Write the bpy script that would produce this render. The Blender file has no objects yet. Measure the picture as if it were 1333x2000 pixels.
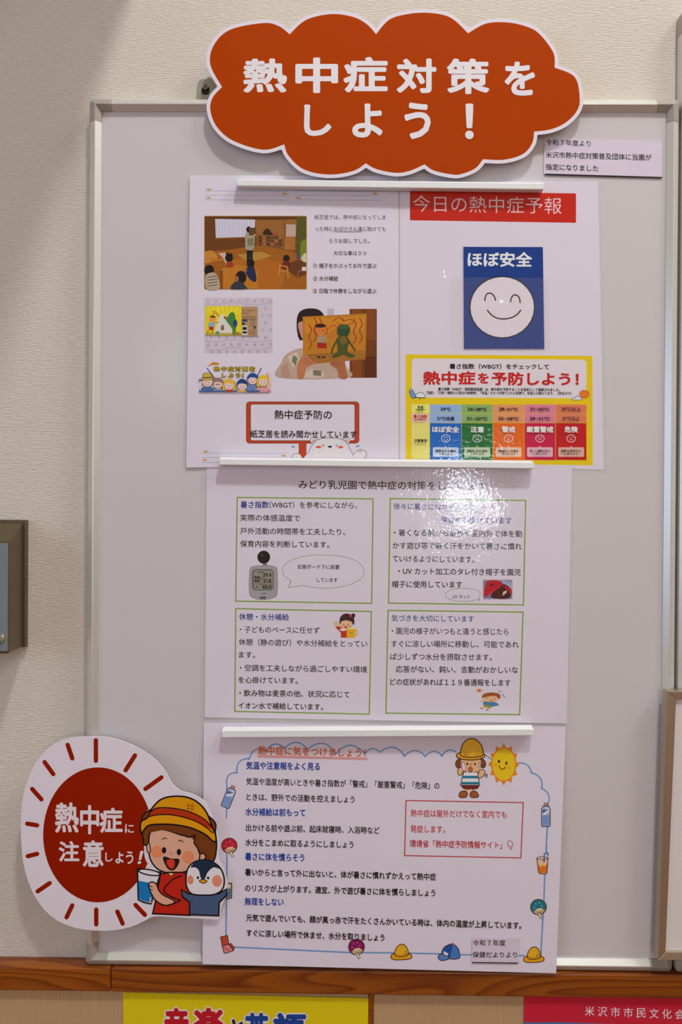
import bpy, math, random
from math import sin, cos, pi, radians
from mathutils import Vector, Matrix

SC = bpy.context.scene
COL = SC.collection
random.seed(7)

# ------------------------------------------------------------------ camera
# wall plane is y = 0, the room lies at y < 0, the eye stands 0.84 m from the wall at height 1.45 m
EYE = 0.84; ZC = 1.45; FPX = 1596.0
RX, RY, RZ = 0.0049, 0.0105, 0.0063

def _rot():
    Rx = Matrix(((1, 0, 0), (0, cos(RX), -sin(RX)), (0, sin(RX), cos(RX))))
    Ry = Matrix(((cos(RY), 0, sin(RY)), (0, 1, 0), (-sin(RY), 0, cos(RY))))
    Rz = Matrix(((cos(RZ), -sin(RZ), 0), (sin(RZ), cos(RZ), 0), (0, 0, 1)))
    return Rz @ Ry @ Rx
ROT = _rot(); ROTT = ROT.transposed()

def P(px, py, d=0.0):
    """photograph position on the plane lying d metres in front of the wall -> world point"""
    v = ROTT @ Vector(((px - 666.5) / FPX, (py - 1000.0) / FPX, 1.0))
    t = (EYE - d) / v.z
    return Vector((v.x * t, -d, ZC - v.y * t))

cam = bpy.data.cameras.new('camera'); camo = bpy.data.objects.new('camera', cam); COL.objects.link(camo)
cam.sensor_fit = 'HORIZONTAL'; cam.sensor_width = 24.0; cam.lens = FPX / 1333.0 * 24.0; cam.clip_start = 0.01
cv = lambda r: Vector((r[0], r[2], -r[1]))
_r, _u, _b = cv(ROT[0]), -cv(ROT[1]), -cv(ROT[2])
camo.matrix_world = Matrix(((_r.x, _u.x, _b.x, 0), (_r.y, _u.y, _b.y, -EYE), (_r.z, _u.z, _b.z, ZC), (0, 0, 0, 1)))
SC.camera = camo

# ------------------------------------------------------------------ light
SC.view_settings.view_transform = 'Standard'; SC.view_settings.look = 'None'
SC.view_settings.gamma = 1.0; SC.view_settings.use_curve_mapping = False
SC.view_settings.exposure = 0.0
w = bpy.data.worlds.new('world'); SC.world = w; w.use_nodes = True
w.node_tree.nodes['Background'].inputs[0].default_value = (1.0, 0.93, 0.86, 1)
w.node_tree.nodes['Background'].inputs[1].default_value = 0.3

LAMP = Vector((0.45, -1.25, ZC + 2.4))
def area(name, loc, target, size, power, color, shape='SQUARE', size_y=None):
    l = bpy.data.lights.new(name, 'AREA'); l.shape = shape; l.size = size
    if size_y: l.size_y = size_y
    l.energy = power; l.color = color
    o = bpy.data.objects.new(name, l); COL.objects.link(o); o.location = loc
    o.rotation_euler = (Vector(target) - Vector(loc)).to_track_quat('-Z', 'Y').to_euler()
    return o
area('ceiling_lamp_light', LAMP, (0.45, 0.0, 1.45), 0.20, 31, (0.88, 0.935, 0.90), 'DISK')
area('right_fill_light', (2.0, -1.1, ZC + 2.5), (0.6, 0, 1.5), 0.7, 32, (0.88, 0.94, 1.0), 'SQUARE')  # added fill that brightens the right side, no actual lamp hangs there
area('window_light', (-2.3, -1.75, 1.65), (0.2, 0, 1.4), 1.3, 10, (0.60, 0.80, 1.0), 'RECTANGLE', 1.1)

# ------------------------------------------------------------------ materials
def lin(c): 
    c /= 255.0
    return c / 12.92 if c <= 0.04045 else ((c + 0.055) / 1.055) ** 2.4
GAIN = 1.38
_mats = {}
def nd(nt, t, **kw):
    n = nt.nodes.new(t)
    for k, v in kw.items(): setattr(n, k, v)
    return n
def obs(rgb, gain=GAIN):
    """seen sRGB colour -> surface reflectance under the room's light"""
    return tuple(min(0.93, lin(c) * gain) for c in rgb) + (1.0,)

def mat(rgb, kind='matte', gain=GAIN):
    key = (rgb, kind, gain)
    if key in _mats: return _mats[key]
    m = bpy.data.materials.new('%s_%02x%02x%02x' % ((kind,) + rgb)); m.use_nodes = True
    nt = m.node_tree; b = nt.nodes['Principled BSDF']
    b.inputs['Base Color'].default_value = obs(rgb, gain)
    rough, spec = {'matte': (0.55, 0.25), 'lam': (0.06, 0.36), 'gloss': (0.2, 0.5), 'plastic': (0.35, 0.45), 'board': (0.16, 0.5),
                   'sheen': (0.25, 0.16)}[kind]
    b.inputs['Roughness'].default_value = rough; b.inputs['Specular IOR Level'].default_value = spec
    if kind in ('lam', 'sheen'):
        g = nd(nt, 'ShaderNodeNewGeometry')
        n1 = nd(nt, 'ShaderNodeTexNoise'); n1.inputs['Scale'].default_value = 22; n1.inputs['Detail'].default_value = 1
        n2 = nd(nt, 'ShaderNodeTexNoise'); n2.inputs['Scale'].default_value = 260; n2.inputs['Detail'].default_value = 3
        nt.links.new(g.outputs['Position'], n1.inputs['Vector']); nt.links.new(g.outputs['Position'], n2.inputs['Vector'])
        b1 = nd(nt, 'ShaderNodeBump'); b1.inputs['Distance'].default_value = 0.0006; b1.inputs['Strength'].default_value = 1.0 if kind == 'lam' else 0.7
        b2 = nd(nt, 'ShaderNodeBump'); b2.inputs['Distance'].default_value = 0.00014; b2.inputs['Strength'].default_value = 1.0 if kind == 'lam' else 0.3
        nt.links.new(n1.outputs['Fac'], b1.inputs['Height']); nt.links.new(n2.outputs['Fac'], b2.inputs['Height'])
        if kind == 'lam':
            # small raised blisters in the laminating film
            tot = None
            for px, py, r, h in ((868, 522, .013, .0018), (836, 627, .008, .0018), (984, 566, .016, .0020), (1042, 668, .010, .0022)):
                ds_ = nd(nt, 'ShaderNodeVectorMath', operation='DISTANCE'); ds_.inputs[1].default_value = P(px, py, .0134)
                nt.links.new(g.outputs['Position'], ds_.inputs[0])
                mr = nd(nt, 'ShaderNodeMapRange', interpolation_type='SMOOTHSTEP'); mr.inputs['From Min'].default_value = 0; mr.inputs['From Max'].default_value = r
                mr.inputs['To Min'].default_value = h; mr.inputs['To Max'].default_value = 0
                nt.links.new(ds_.outputs['Value'], mr.inputs['Value'])
                if tot is None: tot = mr.outputs['Result']
                else:
                    ad = nd(nt, 'ShaderNodeMath', operation='ADD'); nt.links.new(tot, ad.inputs[0]); nt.links.new(mr.outputs['Result'], ad.inputs[1]); tot = ad.outputs[0]
            b3 = nd(nt, 'ShaderNodeBump'); b3.inputs['Distance'].default_value = 1.0; b3.inputs['Strength'].default_value = 1.0
            nt.links.new(tot, b3.inputs['Height']); nt.links.new(b3.outputs['Normal'], b1.inputs['Normal'])
        nt.links.new(b1.outputs['Normal'], b2.inputs['Normal'])
        if kind == 'lam':
            b.inputs['Specular IOR Level'].default_value = 0.1; b.inputs['Roughness'].default_value = 0.4
            b.inputs['Coat Weight'].default_value = 0.75; b.inputs['Coat Roughness'].default_value = 0.06; b.inputs['Coat IOR'].default_value = 1.45
            nt.links.new(b2.outputs['Normal'], b.inputs['Coat Normal'])
        else: nt.links.new(b2.outputs['Normal'], b.inputs['Normal'])
    _mats[key] = m
    return m

def metal(name, rgb, rough=0.35, metallic=0.9):
    m = bpy.data.materials.new(name); m.use_nodes = True; nt = m.node_tree; b = nt.nodes['Principled BSDF']
    b.inputs['Base Color'].default_value = tuple(lin(c) for c in rgb) + (1,)
    b.inputs['Metallic'].default_value = metallic; b.inputs['Roughness'].default_value = rough
    g = nd(nt, 'ShaderNodeNewGeometry'); n = nd(nt, 'ShaderNodeTexNoise'); n.inputs['Scale'].default_value = 900
    bp = nd(nt, 'ShaderNodeBump'); bp.inputs['Distance'].default_value = 0.00004; bp.inputs['Strength'].default_value = 0.5
    nt.links.new(g.outputs['Position'], n.inputs['Vector']); nt.links.new(n.outputs['Fac'], bp.inputs['Height']); nt.links.new(bp.outputs['Normal'], b.inputs['Normal'])
    return m

def clear_film(name, tint=(235, 230, 238), a=0.05):
    m = bpy.data.materials.new(name); m.use_nodes = True; nt = m.node_tree; nt.nodes.remove(nt.nodes['Principled BSDF'])
    tr = nd(nt, 'ShaderNodeBsdfTransparent'); gl = nd(nt, 'ShaderNodeBsdfGlossy'); gl.inputs['Roughness'].default_value = 0.12
    df = nd(nt, 'ShaderNodeBsdfDiffuse'); df.inputs['Color'].default_value = obs(tint)
    g = nd(nt, 'ShaderNodeNewGeometry'); n = nd(nt, 'ShaderNodeTexNoise'); n.inputs['Scale'].default_value = 45
    bp = nd(nt, 'ShaderNodeBump'); bp.inputs['Distance'].default_value = 0.0012
    nt.links.new(g.outputs['Position'], n.inputs['Vector']); nt.links.new(n.outputs['Fac'], bp.inputs['Height']); nt.links.new(bp.outputs['Normal'], gl.inputs['Normal'])
    m1 = nd(nt, 'ShaderNodeMixShader'); m1.inputs[0].default_value = 0.03; m2 = nd(nt, 'ShaderNodeMixShader'); m2.inputs[0].default_value = a
    nt.links.new(tr.outputs[0], m1.inputs[1]); nt.links.new(gl.outputs[0], m1.inputs[2]); nt.links.new(m1.outputs[0], m2.inputs[1]); nt.links.new(df.outputs[0], m2.inputs[2])
    nt.links.new(m2.outputs[0], nt.nodes['Material Output'].inputs[0]); return m

def wallpaper(name, rgb):
    m = bpy.data.materials.new(name); m.use_nodes = True; nt = m.node_tree; b = nt.nodes['Principled BSDF']
    b.inputs['Roughness'].default_value = 0.75; b.inputs['Specular IOR Level'].default_value = 0.2
    g = nd(nt, 'ShaderNodeNewGeometry')
    mp = nd(nt, 'ShaderNodeMapping'); mp.inputs['Scale'].default_value = (130, 130, 850)
    n1 = nd(nt, 'ShaderNodeTexNoise'); n1.inputs['Scale'].default_value = 1; n1.inputs['Detail'].default_value = 3
    mp2 = nd(nt, 'ShaderNodeMapping'); mp2.inputs['Scale'].default_value = (850, 850, 160)
    n2 = nd(nt, 'ShaderNodeTexNoise'); n2.inputs['Scale'].default_value = 1; n2.inputs['Detail'].default_value = 2
    nt.links.new(g.outputs['Position'], mp.inputs['Vector']); nt.links.new(mp.outputs['Vector'], n1.inputs['Vector'])
    nt.links.new(g.outputs['Position'], mp2.inputs['Vector']); nt.links.new(mp2.outputs['Vector'], n2.inputs['Vector'])
    mu = nd(nt, 'ShaderNodeMath', operation='MULTIPLY_ADD'); mu.inputs[1].default_value = 0.45
    nt.links.new(n2.outputs['Fac'], mu.inputs[0]); nt.links.new(n1.outputs['Fac'], mu.inputs[2])
    bp = nd(nt, 'ShaderNodeBump'); bp.inputs['Distance'].default_value = 0.0011; bp.inputs['Strength'].default_value = 0.8
    nt.links.new(mu.outputs[0], bp.inputs['Height']); nt.links.new(bp.outputs['Normal'], b.inputs['Normal'])
    mx = nd(nt, 'ShaderNodeMix', data_type='RGBA')
    c = obs(rgb); mx.inputs['A'].default_value = tuple(k * 0.87 for k in c[:3]) + (1,); mx.inputs['B'].default_value = tuple(min(.95, k * 1.13) for k in c[:3]) + (1,)
    nt.links.new(mu.outputs[0], mx.inputs['Factor']); nt.links.new(mx.outputs['Result'], b.inputs['Base Color'])
    return m

def wood(name, dark, light, scale=1.0, rough=0.35, off=0.0):
    m = bpy.data.materials.new(name); m.use_nodes = True; nt = m.node_tree; b = nt.nodes['Principled BSDF']
    b.inputs['Roughness'].default_value = rough
    g = nd(nt, 'ShaderNodeNewGeometry')
    mp = nd(nt, 'ShaderNodeMapping'); mp.inputs['Scale'].default_value = (2.6 * scale, 18 * scale, 26 * scale); mp.inputs['Location'].default_value = (off, off, off)
    wv = nd(nt, 'ShaderNodeTexNoise'); wv.inputs['Scale'].default_value = 1.0; wv.inputs['Detail'].default_value = 1.0; wv.inputs['Distortion'].default_value = 0.5
    nt.links.new(g.outputs['Position'], mp.inputs['Vector']); nt.links.new(mp.outputs['Vector'], wv.inputs['Vector'])
    ml = nd(nt, 'ShaderNodeMath', operation='MULTIPLY'); ml.inputs[1].default_value = 19.0
    fr = nd(nt, 'ShaderNodeMath', operation='FRACT')
    nt.links.new(wv.outputs['Fac'], ml.inputs[0]); nt.links.new(ml.outputs[0], fr.inputs[0])
    rp = nd(nt, 'ShaderNodeValToRGB'); e = rp.color_ramp.elements
    e[0].position = 0.0; e[0].color = obs(light); e[1].position = 1.0; e[1].color = obs(light)
    k = rp.color_ramp.elements.new(0.55); k.color = tuple(0.6 * a + 0.4 * c for a, c in zip(obs(light), obs(dark)))
    k = rp.color_ramp.elements.new(0.86); k.color = obs(dark)
    nt.links.new(fr.outputs[0], rp.inputs['Fac'])
    mp2 = nd(nt, 'ShaderNodeMapping'); mp2.inputs['Scale'].default_value = (30, 600, 900)
    n2 = nd(nt, 'ShaderNodeTexNoise'); n2.inputs['Scale'].default_value = 1.0
    nt.links.new(g.outputs['Position'], mp2.inputs['Vector']); nt.links.new(mp2.outputs['Vector'], n2.inputs['Vector'])
    mx = nd(nt, 'ShaderNodeMix', data_type='RGBA', blend_type='MULTIPLY'); mx.inputs['Factor'].default_value = 0.25
    nt.links.new(rp.outputs['Color'], mx.inputs['A']); nt.links.new(n2.outputs['Color'], mx.inputs['B'])
    nt.links.new(mx.outputs['Result'], b.inputs['Base Color'])
    return m

def panel_wood(name, rgb):
    m = bpy.data.materials.new(name); m.use_nodes = True; nt = m.node_tree; b = nt.nodes['Principled BSDF']
    b.inputs['Roughness'].default_value = 0.5
    g = nd(nt, 'ShaderNodeNewGeometry'); mp = nd(nt, 'ShaderNodeMapping'); mp.inputs['Scale'].default_value = (500, 500, 14)
    n = nd(nt, 'ShaderNodeTexNoise'); n.inputs['Scale'].default_value = 1; n.inputs['Detail'].default_value = 3
    nt.links.new(g.outputs['Position'], mp.inputs['Vector']); nt.links.new(mp.outputs['Vector'], n.inputs['Vector'])
    mx = nd(nt, 'ShaderNodeMix', data_type='RGBA'); c = obs(rgb)
    mx.inputs['A'].default_value = tuple(k * 0.86 for k in c[:3]) + (1,); mx.inputs['B'].default_value = tuple(min(.95, k * 1.12) for k in c[:3]) + (1,)
    nt.links.new(n.outputs['Fac'], mx.inputs['Factor']); nt.links.new(mx.outputs['Result'], b.inputs['Base Color'])
    return m

def emit(name, rgb, s):
    m = bpy.data.materials.new(name); m.use_nodes = True; nt = m.node_tree; nt.nodes.remove(nt.nodes['Principled BSDF'])
    e = nd(nt, 'ShaderNodeEmission'); e.inputs[0].default_value = tuple(lin(c) for c in rgb) + (1,); e.inputs[1].default_value = s
    nt.links.new(e.outputs[0], nt.nodes['Material Output'].inputs[0]); return m

# ------------------------------------------------------------------ object helpers
def empty(name, loc, label=None, cat=None, group=None, kind=None):
    o = bpy.data.objects.new(name, None); COL.objects.link(o); o.location = loc; o.empty_display_size = 0.02
    tag(o, label, cat, group, kind); return o
def tag(o, label=None, cat=None, group=None, kind=None):
    if label: o['label'] = label
    if cat: o['category'] = cat
    if group: o['group'] = group
    if kind: o['kind'] = kind
    return o
def root_loc(o):
    l = Vector((0, 0, 0))
    while o is not None: l = l + o.location; o = o.parent
    return l
class MB:
    """collects world-space polygons, then links them as one mesh object"""
    def __init__(s): s.v = []; s.f = []; s.mi = []; s.mats = []
    def mslot(s, m):
        if m not in s.mats: s.mats.append(m)
        return s.mats.index(m)
    def face(s, pts, m):
        n = len(s.v); s.v += [tuple(p) for p in pts]; s.f.append(tuple(range(n, n + len(pts)))); s.mi.append(s.mslot(m))
    def raw(s, vs, fs, m):
        n = len(s.v); s.v += [tuple(p) for p in vs]; k = s.mslot(m)
        for f in fs: s.f.append(tuple(i + n for i in f)); s.mi.append(k)
    def box(s, a, b, m):
        (x0, y0, z0), (x1, y1, z1) = a, b
        vs = [(x0, y0, z0), (x1, y0, z0), (x1, y1, z0), (x0, y1, z0), (x0, y0, z1), (x1, y0, z1), (x1, y1, z1), (x0, y1, z1)]
        s.raw(vs, [(0, 3, 2, 1), (4, 5, 6, 7), (0, 1, 5, 4), (1, 2, 6, 5), (2, 3, 7, 6), (3, 0, 4, 7)], m)
    def slab(s, front, back, m, mside=None):
        """solid between two matching outlines"""
        n = len(front); s.face(front, m); s.face(list(reversed(back)), m)
        for i in range(n):
            j = (i + 1) % n; s.face([front[j], front[i], back[i], back[j]], mside or m)
    def build(s, name, parent=None, loc=None, bevel=0.0, smooth=False, weld=False):
        base = root_loc(parent) if parent is not None else (Vector(loc) if loc is not None else Vector((0, 0, 0)))
        me = bpy.data.meshes.new(name)
        me.from_pydata([tuple(Vector(p) - base) for p in s.v], [], s.f)
        for m in s.mats: me.materials.append(m)
        me.polygons.foreach_set('material_index', s.mi); me.update()
        o = bpy.data.objects.new(name, me); COL.objects.link(o)
        if parent is not None: o.parent = parent
        elif loc is not None: o.location = loc
        if weld or bevel:
            wd = o.modifiers.new('weld', 'WELD'); wd.merge_threshold = 1e-6
        if bevel:
            bv = o.modifiers.new('bevel', 'BEVEL'); bv.width = bevel; bv.segments = 2; bv.limit_method = 'ANGLE'
        if smooth:
            for p in me.polygons: p.use_smooth = True
        return o

def catmull(pts, closed=True, seg=6):
    n = len(pts); out = []
    rng = range(n) if closed else range(n - 1)
    for i in rng:
        if closed: p0, p1, p2, p3 = pts[i - 1], pts[i], pts[(i + 1) % n], pts[(i + 2) % n]
        else: p0, p1, p2, p3 = pts[max(i - 1, 0)], pts[i], pts[i + 1], pts[min(i + 2, n - 1)]
        for k in range(seg):
            t = k / seg
            out.append(tuple(0.5 * ((2 * p1[a]) + (-p0[a] + p2[a]) * t + (2 * p0[a] - 5 * p1[a] + 4 * p2[a] - p3[a]) * t * t + (-p0[a] + 3 * p1[a] - 3 * p2[a] + p3[a]) * t ** 3) for a in (0, 1)))
    if not closed: out.append(tuple(pts[-1]))
    return out

_glyphs = {}
def glyphs(s, off=0.0):
    key = (s, off)
    if key in _glyphs: return _glyphs[key]
    c = bpy.data.curves.new('t', 'FONT'); c.body = s; c.resolution_u = 3; c.offset = off
    o = bpy.data.objects.new('t', c); COL.objects.link(o)
    dg = bpy.context.evaluated_depsgraph_get(); dg.update()
    e = o.evaluated_get(dg); me = e.to_mesh()
    vs = [(v.co.x, v.co.y) for v in me.vertices]; fs = [tuple(p.vertices) for p in me.polygons]
    e.to_mesh_clear(); bpy.data.objects.remove(o); bpy.data.curves.remove(c)
    _glyphs[key] = (vs, fs); return _glyphs[key]

def copies(off):
    """shifts that thicken a glyph by off on every side"""
    if off <= 0: return [(0.0, 0.0)]
    n = 8 if off >= .012 else 4
    return [(0.0, 0.0)] + [(off * cos(2 * pi * (k + .5) / n), off * sin(2 * pi * (k + .5) / n)) for k in range(n)]
def plane(a, c=0.0, y0=0.0, e=0.0, x0=0.0):
    """depth of a flat sheet: a at photograph point (x0, y0), growing by c per metre downwards and e per metre to the right"""
    p = P(x0, y0, a); zr = ZC - p.z; xr = p.x
    def d(px, py):
        v = ROTT @ Vector(((px - 666.5) / FPX, (py - 1000.0) / FPX, 1.0)); vx, vy = v.x / v.z, v.y / v.z
        return EYE - (EYE - a + c * zr + e * xr) / (1 + c * vy + e * vx)
    return d
STEP = 5e-6
class Sheet:
    """a printing surface lying in front of the wall: depth function and a layer counter"""
    def __init__(s, depth, kind='lam'): s.d = depth if callable(depth) else (lambda x, y: depth); s.n = 1; s.kind = kind
class Art:
    def __init__(s, sheet, tf=(0, 0, 1.0), start=0):
        s.sh = sheet; s.n = start; s.tf(*tf); s.mb = MB()
    def tf(s, ox, oy, k): s.ox, s.oy, s.k = ox, oy, k; return s
    def W(s, pts, z):
        out = []
        for x, y in pts:
            X = s.ox + x * s.k; Y = s.oy + y * s.k; out.append(P(X, Y, s.sh.d(X, Y) + z))
        return out
    def z(s): s.n += 1; return s.n * STEP
    def m(s, c): return mat(c, s.sh.kind)
    def poly(s, pts, c): s.mb.face(s.W(list(reversed(pts)), s.z()), s.m(c)); return s
    def spl(s, pts, c, seg=6): return s.poly(catmull(pts, True, seg), c)
    def rect(s, x0, y0, x1, y1, c): return s.poly([(x0, y0), (x1, y0), (x1, y1), (x0, y1)], c)
    def rr(s, x0, y0, x1, y1, r, c):
        p = []
        for cx, cy, a in ((x1 - r, y0 + r, -90), (x1 - r, y1 - r, 0), (x0 + r, y1 - r, 90), (x0 + r, y0 + r, 180)):
            for k in range(5):
                t = radians(a + k * 22.5); p.append((cx + r * cos(t), cy + r * sin(t)))
        return s.poly(p, c)
    def epts(s, cx, cy, rx, ry, rot=0, n=28, a0=0, a1=360):
        o = []; cr, sr = cos(radians(rot)), sin(radians(rot)); full = (a1 - a0) >= 360
        for i in range(n if full else n + 1):
            t = radians(a0 + (a1 - a0) * i / n); x, y = rx * cos(t), ry * sin(t); o.append((cx + x * cr - y * sr, cy + x * sr + y * cr))
        return o
    def ell(s, cx, cy, rx, ry, c, rot=0, n=28): return s.poly(s.epts(cx, cy, rx, ry, rot, n), c)
    def line(s, pts, wd, c, closed=False, smooth=False, cap=True):
        if smooth: pts = catmull(pts, closed, 5)
        z = s.z(); m = s.m(c); n = len(pts); rng = range(n) if closed else range(n - 1)
        def nrm(a, b):
            dx, dy = b[0] - a[0], b[1] - a[1]; l = math.hypot(dx, dy) or 1e-9; return (-dy / l, dx / l)
        ns = []
        for i in range(n):
            if closed: a, b = nrm(pts[i - 1], pts[i]), nrm(pts[i], pts[(i + 1) % n])
            else: a = nrm(pts[max(i - 1, 0)], pts[max(i, 1)]) ; b = nrm(pts[min(i, n - 2)], pts[min(i + 1, n - 1)])
            x, y = a[0] + b[0], a[1] + b[1]; l = math.hypot(x, y)
            if l < 0.5: x, y, l = b[0], b[1], 1.0
            x, y = x / l, y / l; q = max(0.6, x * b[0] + y * b[1]); ns.append((x / q, y / q))
        h = wd / 2
        A = [(p[0] + q[0] * h, p[1] + q[1] * h) for p, q in zip(pts, ns)]; B = [(p[0] - q[0] * h, p[1] - q[1] * h) for p, q in zip(pts, ns)]
        fs = [(i, (i + 1) % n, n + (i + 1) % n, n + i) for i in rng]
        s.mb.raw(s.W(A + B, z), fs, m)
        if cap and not closed:
            for p in (pts[0], pts[-1]): s.mb.face(s.W(list(reversed(s.epts(p[0], p[1], h, h, 0, 10))), z + STEP * .3), m)
        return s
    def ospl(s, pts, fill, stroke, wd, seg=6):
        q = catmull(pts, True, seg); s.poly(q, fill); return s.line(q, wd, stroke, True)
    def opoly(s, pts, fill, stroke, wd): s.poly(pts, fill); return s.line(pts, wd, stroke, True)
    def oell(s, cx, cy, rx, ry, fill, stroke, wd, rot=0): q = s.epts(cx, cy, rx, ry, rot); s.poly(q, fill); return s.line(q, wd, stroke, True)
    def text(s, t, x0, y0, x1, y1, h, c, bold=0.0):
        """one line: ink from x0 to x1, centre height y0 at the left and y1 at the right, em height h"""
        vs, fs = glyphs(t, min(bold, 0.0)); q = max(bold, 0.0)
        a = min(v[0] for v in vs) - q; b = max(v[0] for v in vs) + q
        for dx, dy in copies(bold):
            z = s.z(); pts = []
            for vx, vy in vs:
                u = (vx + dx - a) / (b - a); pts.append((x0 + (x1 - x0) * u, y0 + (y1 - y0) * u - (vy + dy - 0.38) * h))
            s.mb.raw(s.W(pts, z), fs, s.m(c))
        return s
    def glyph(s, t, x0, y0, x1, y1, c, bold=0.0, shear=0.0):
        vs, fs = glyphs(t, min(bold, 0.0)); q = max(bold, 0.0)
        a = min(v[0] for v in vs) - q; b = max(v[0] for v in vs) + q; e = min(v[1] for v in vs) - q; g = max(v[1] for v in vs) + q
        for dx, dy in copies(bold):
            z = s.z()
            pts = [(x0 + (x1 - x0) * (vx + dx - a) / (b - a) + shear * (vy + dy - e) / (g - e), y1 - (y1 - y0) * (vy + dy - e) / (g - e)) for vx, vy in vs]
            s.mb.raw(s.W(pts, z), fs, s.m(c))
        return s
    def build(s, name, parent, label=None):
        o = s.mb.build(name, parent)
        if label: o['label'] = label
        return o

def quad_slab(mb, q, depth, th, m, nx=1, ny=1):
    """a sheet of thickness th through four photograph corners (tl, tr, br, bl); front face at depth(px,py)"""
    d = depth if callable(depth) else (lambda x, y: depth)
    def at(u, v):
        x = (q[0][0] * (1 - u) + q[1][0] * u) * (1 - v) + (q[3][0] * (1 - u) + q[2][0] * u) * v
        y = (q[0][1] * (1 - u) + q[1][1] * u) * (1 - v) + (q[3][1] * (1 - u) + q[2][1] * u) * v
        return x, y
    F = [[at(i / nx, j / ny) for i in range(nx + 1)] for j in range(ny + 1)]
    n = (nx + 1) * (ny + 1); vs = []
    for t in (0, th):
        for row in F:
            for x, y in row: vs.append(P(x, y, d(x, y) - t) if t == 0 else P(x, y, d(x, y)) + Vector((0, th, 0)))
    I = lambda i, j: j * (nx + 1) + i
    fs = []
    for j in range(ny):
        for i in range(nx):
            fs.append((I(i, j), I(i, j + 1), I(i + 1, j + 1), I(i + 1, j)))
            fs.append((n + I(i, j), n + I(i + 1, j), n + I(i + 1, j + 1), n + I(i, j + 1)))
    for i in range(nx):
        fs.append((I(i, 0), I(i + 1, 0), n + I(i + 1, 0), n + I(i, 0))); fs.append((I(i + 1, ny), I(i, ny), n + I(i, ny), n + I(i + 1, ny)))
    for j in range(ny):
        fs.append((I(0, j + 1), I(0, j), n + I(0, j), n + I(0, j + 1))); fs.append((I(nx, j), I(nx, j + 1), n + I(nx, j + 1), n + I(nx, j)))
    mb.raw(vs, fs, m)

# ------------------------------------------------------------------ the room
M_wall = wallpaper('cream_woven_wallpaper', (194, 183, 172))
M_wood = wood('orange_pine', (112, 48, 5), (150, 78, 12), 1.0)
M_wood2 = wood('orange_pine_right', (106, 44, 5), (144, 74, 12), 0.8, off=3.3)
M_panel = panel_wood('beige_ply_panel', (172, 140, 104))
M_ceil = mat((225, 220, 212)); M_floor = wood('floor_wood', (110, 66, 30), (150, 96, 50), 0.4)
M_roomwood = wood('cabinet_wood', (120, 70, 34), (150, 92, 48), 0.5)
H = 4.1; XL, XR, YB = -2.5, 2.5, -3.3
def S(name, mb, **k): o = mb.build(name, **k); o['kind'] = 'structure'; return o
ZR = ZC - 0.490   # underside of the wooden rail
ZT = ZC - 0.4655  # top of the rail
mb = MB(); mb.box((XL - .1, 0, ZR + .002), (XR + .1, .1, H), M_wall); S('wall_front', mb)
wl = empty('wall_lower', (0, 0, 0), kind='structure')
mb = MB(); mb.box((XL - .1, 0.002, 0), (XR + .1, .1, ZR + .002), M_panel); o = mb.build('backing', wl)
mb = MB(); mb.box((XL - .1, YB - .1, -.1), (XR + .1, .1, 0), M_floor); S('floor', mb)
mb = MB(); mb.box((XL - .1, YB - .1, H), (XR + .1, .1, H + .1), M_ceil); S('ceiling', mb)
# left wall with a daylight window
WY0, WY1, WZ0, WZ1 = -2.45, -1.05, 0.95, 2.35
mb = MB(); M_cream = mat((206, 196, 180))
for a, b in (((YB, 0), (0, WZ0)), ((YB, 0), (WZ1, H)), ((YB, WY0), (WZ0, WZ1)), ((WY1, 0), (WZ0, WZ1))):
    mb.box((XL - .1, a[0], b[0]), (XL, a[1], b[1]), M_cream)
S('wall_left', mb)
M_alu = metal('aluminium', (190, 190, 188))
win = empty('window_1', (XL, (WY0 + WY1) / 2, WZ0), kind='structure')
mb = MB()
for a, b in (((WY0, WY1), (WZ0, WZ0 + .05)), ((WY0, WY1), (WZ1 - .05, WZ1)), ((WY0, WY0 + .05), (WZ0, WZ1)), ((WY1 - .05, WY1), (WZ0, WZ1)), (((WY0 + WY1) / 2 - .02, (WY0 + WY1) / 2 + .02), (WZ0, WZ1))):
    mb.box((XL - .06, a[0], b[0]), (XL - .01, a[1], b[1]), M_alu)
mb.build('window_frame', win)
mb = MB(); mb.box((XL - .05, WY0, WZ0), (XL - .045, WY1, WZ1), emit('daylight', (170, 205, 255), 1.6)); mb.build('pane', win)
mb = MB(); mb.box((XR, YB, 0), (XR + .1, 0, 1.55), M_roomwood); mb.box((XR, YB, 1.55), (XR + .1, 0, H), M_cream); S('wall_right', mb)
mb = MB(); mb.box((XL, YB - .1, 0), (XR, YB, H), M_cream); S('wall_back', mb)
# lamp behind the viewer on the back wall and the ceiling lamp
def mirror(px, py):
    p = P(px, py, .0135); d = p - Vector((0, -EYE, ZC)); k = (p.y - YB) / d.y; return Vector((p.x + d.x * k, YB, p.z + d.z * k))
g1 = mirror(903, 972); g2 = mirror(329, 722)
t = empty('wall_lamp', (g1.x, YB, g1.z - .11), 'square white lamp on the back wall behind the viewer', 'lamp')
mb = MB(); mb.box((g1.x - .085, YB, g1.z - .11), (g1.x + .085, YB + .03, g1.z + .11), M_alu); mb.build('lamp_base', t)
mb = MB(); mb.box((g1.x - .075, YB + .03, g1.z - .10), (g1.x + .075, YB + .06, g1.z + .10), emit('lamp_glow', (225, 238, 255), 58)); mb.build('lamp_shade', t)
t = empty('tube_lamp', (g2.x, YB, g2.z - .2), 'slim upright tube lamp on the back wall behind the viewer', 'lamp')
mb = MB(); mb.box((g2.x - .04, YB, g2.z - .2), (g2.x + .04, YB + .02, g2.z + .2), M_alu); mb.build('lamp_base', t)
mb = MB(); mb.box((g2.x - .022, YB + .02, g2.z - .16), (g2.x + .022, YB + .05, g2.z + .16), emit('tube_glow', (225, 238, 255), 9)); mb.build('tube', t)
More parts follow.
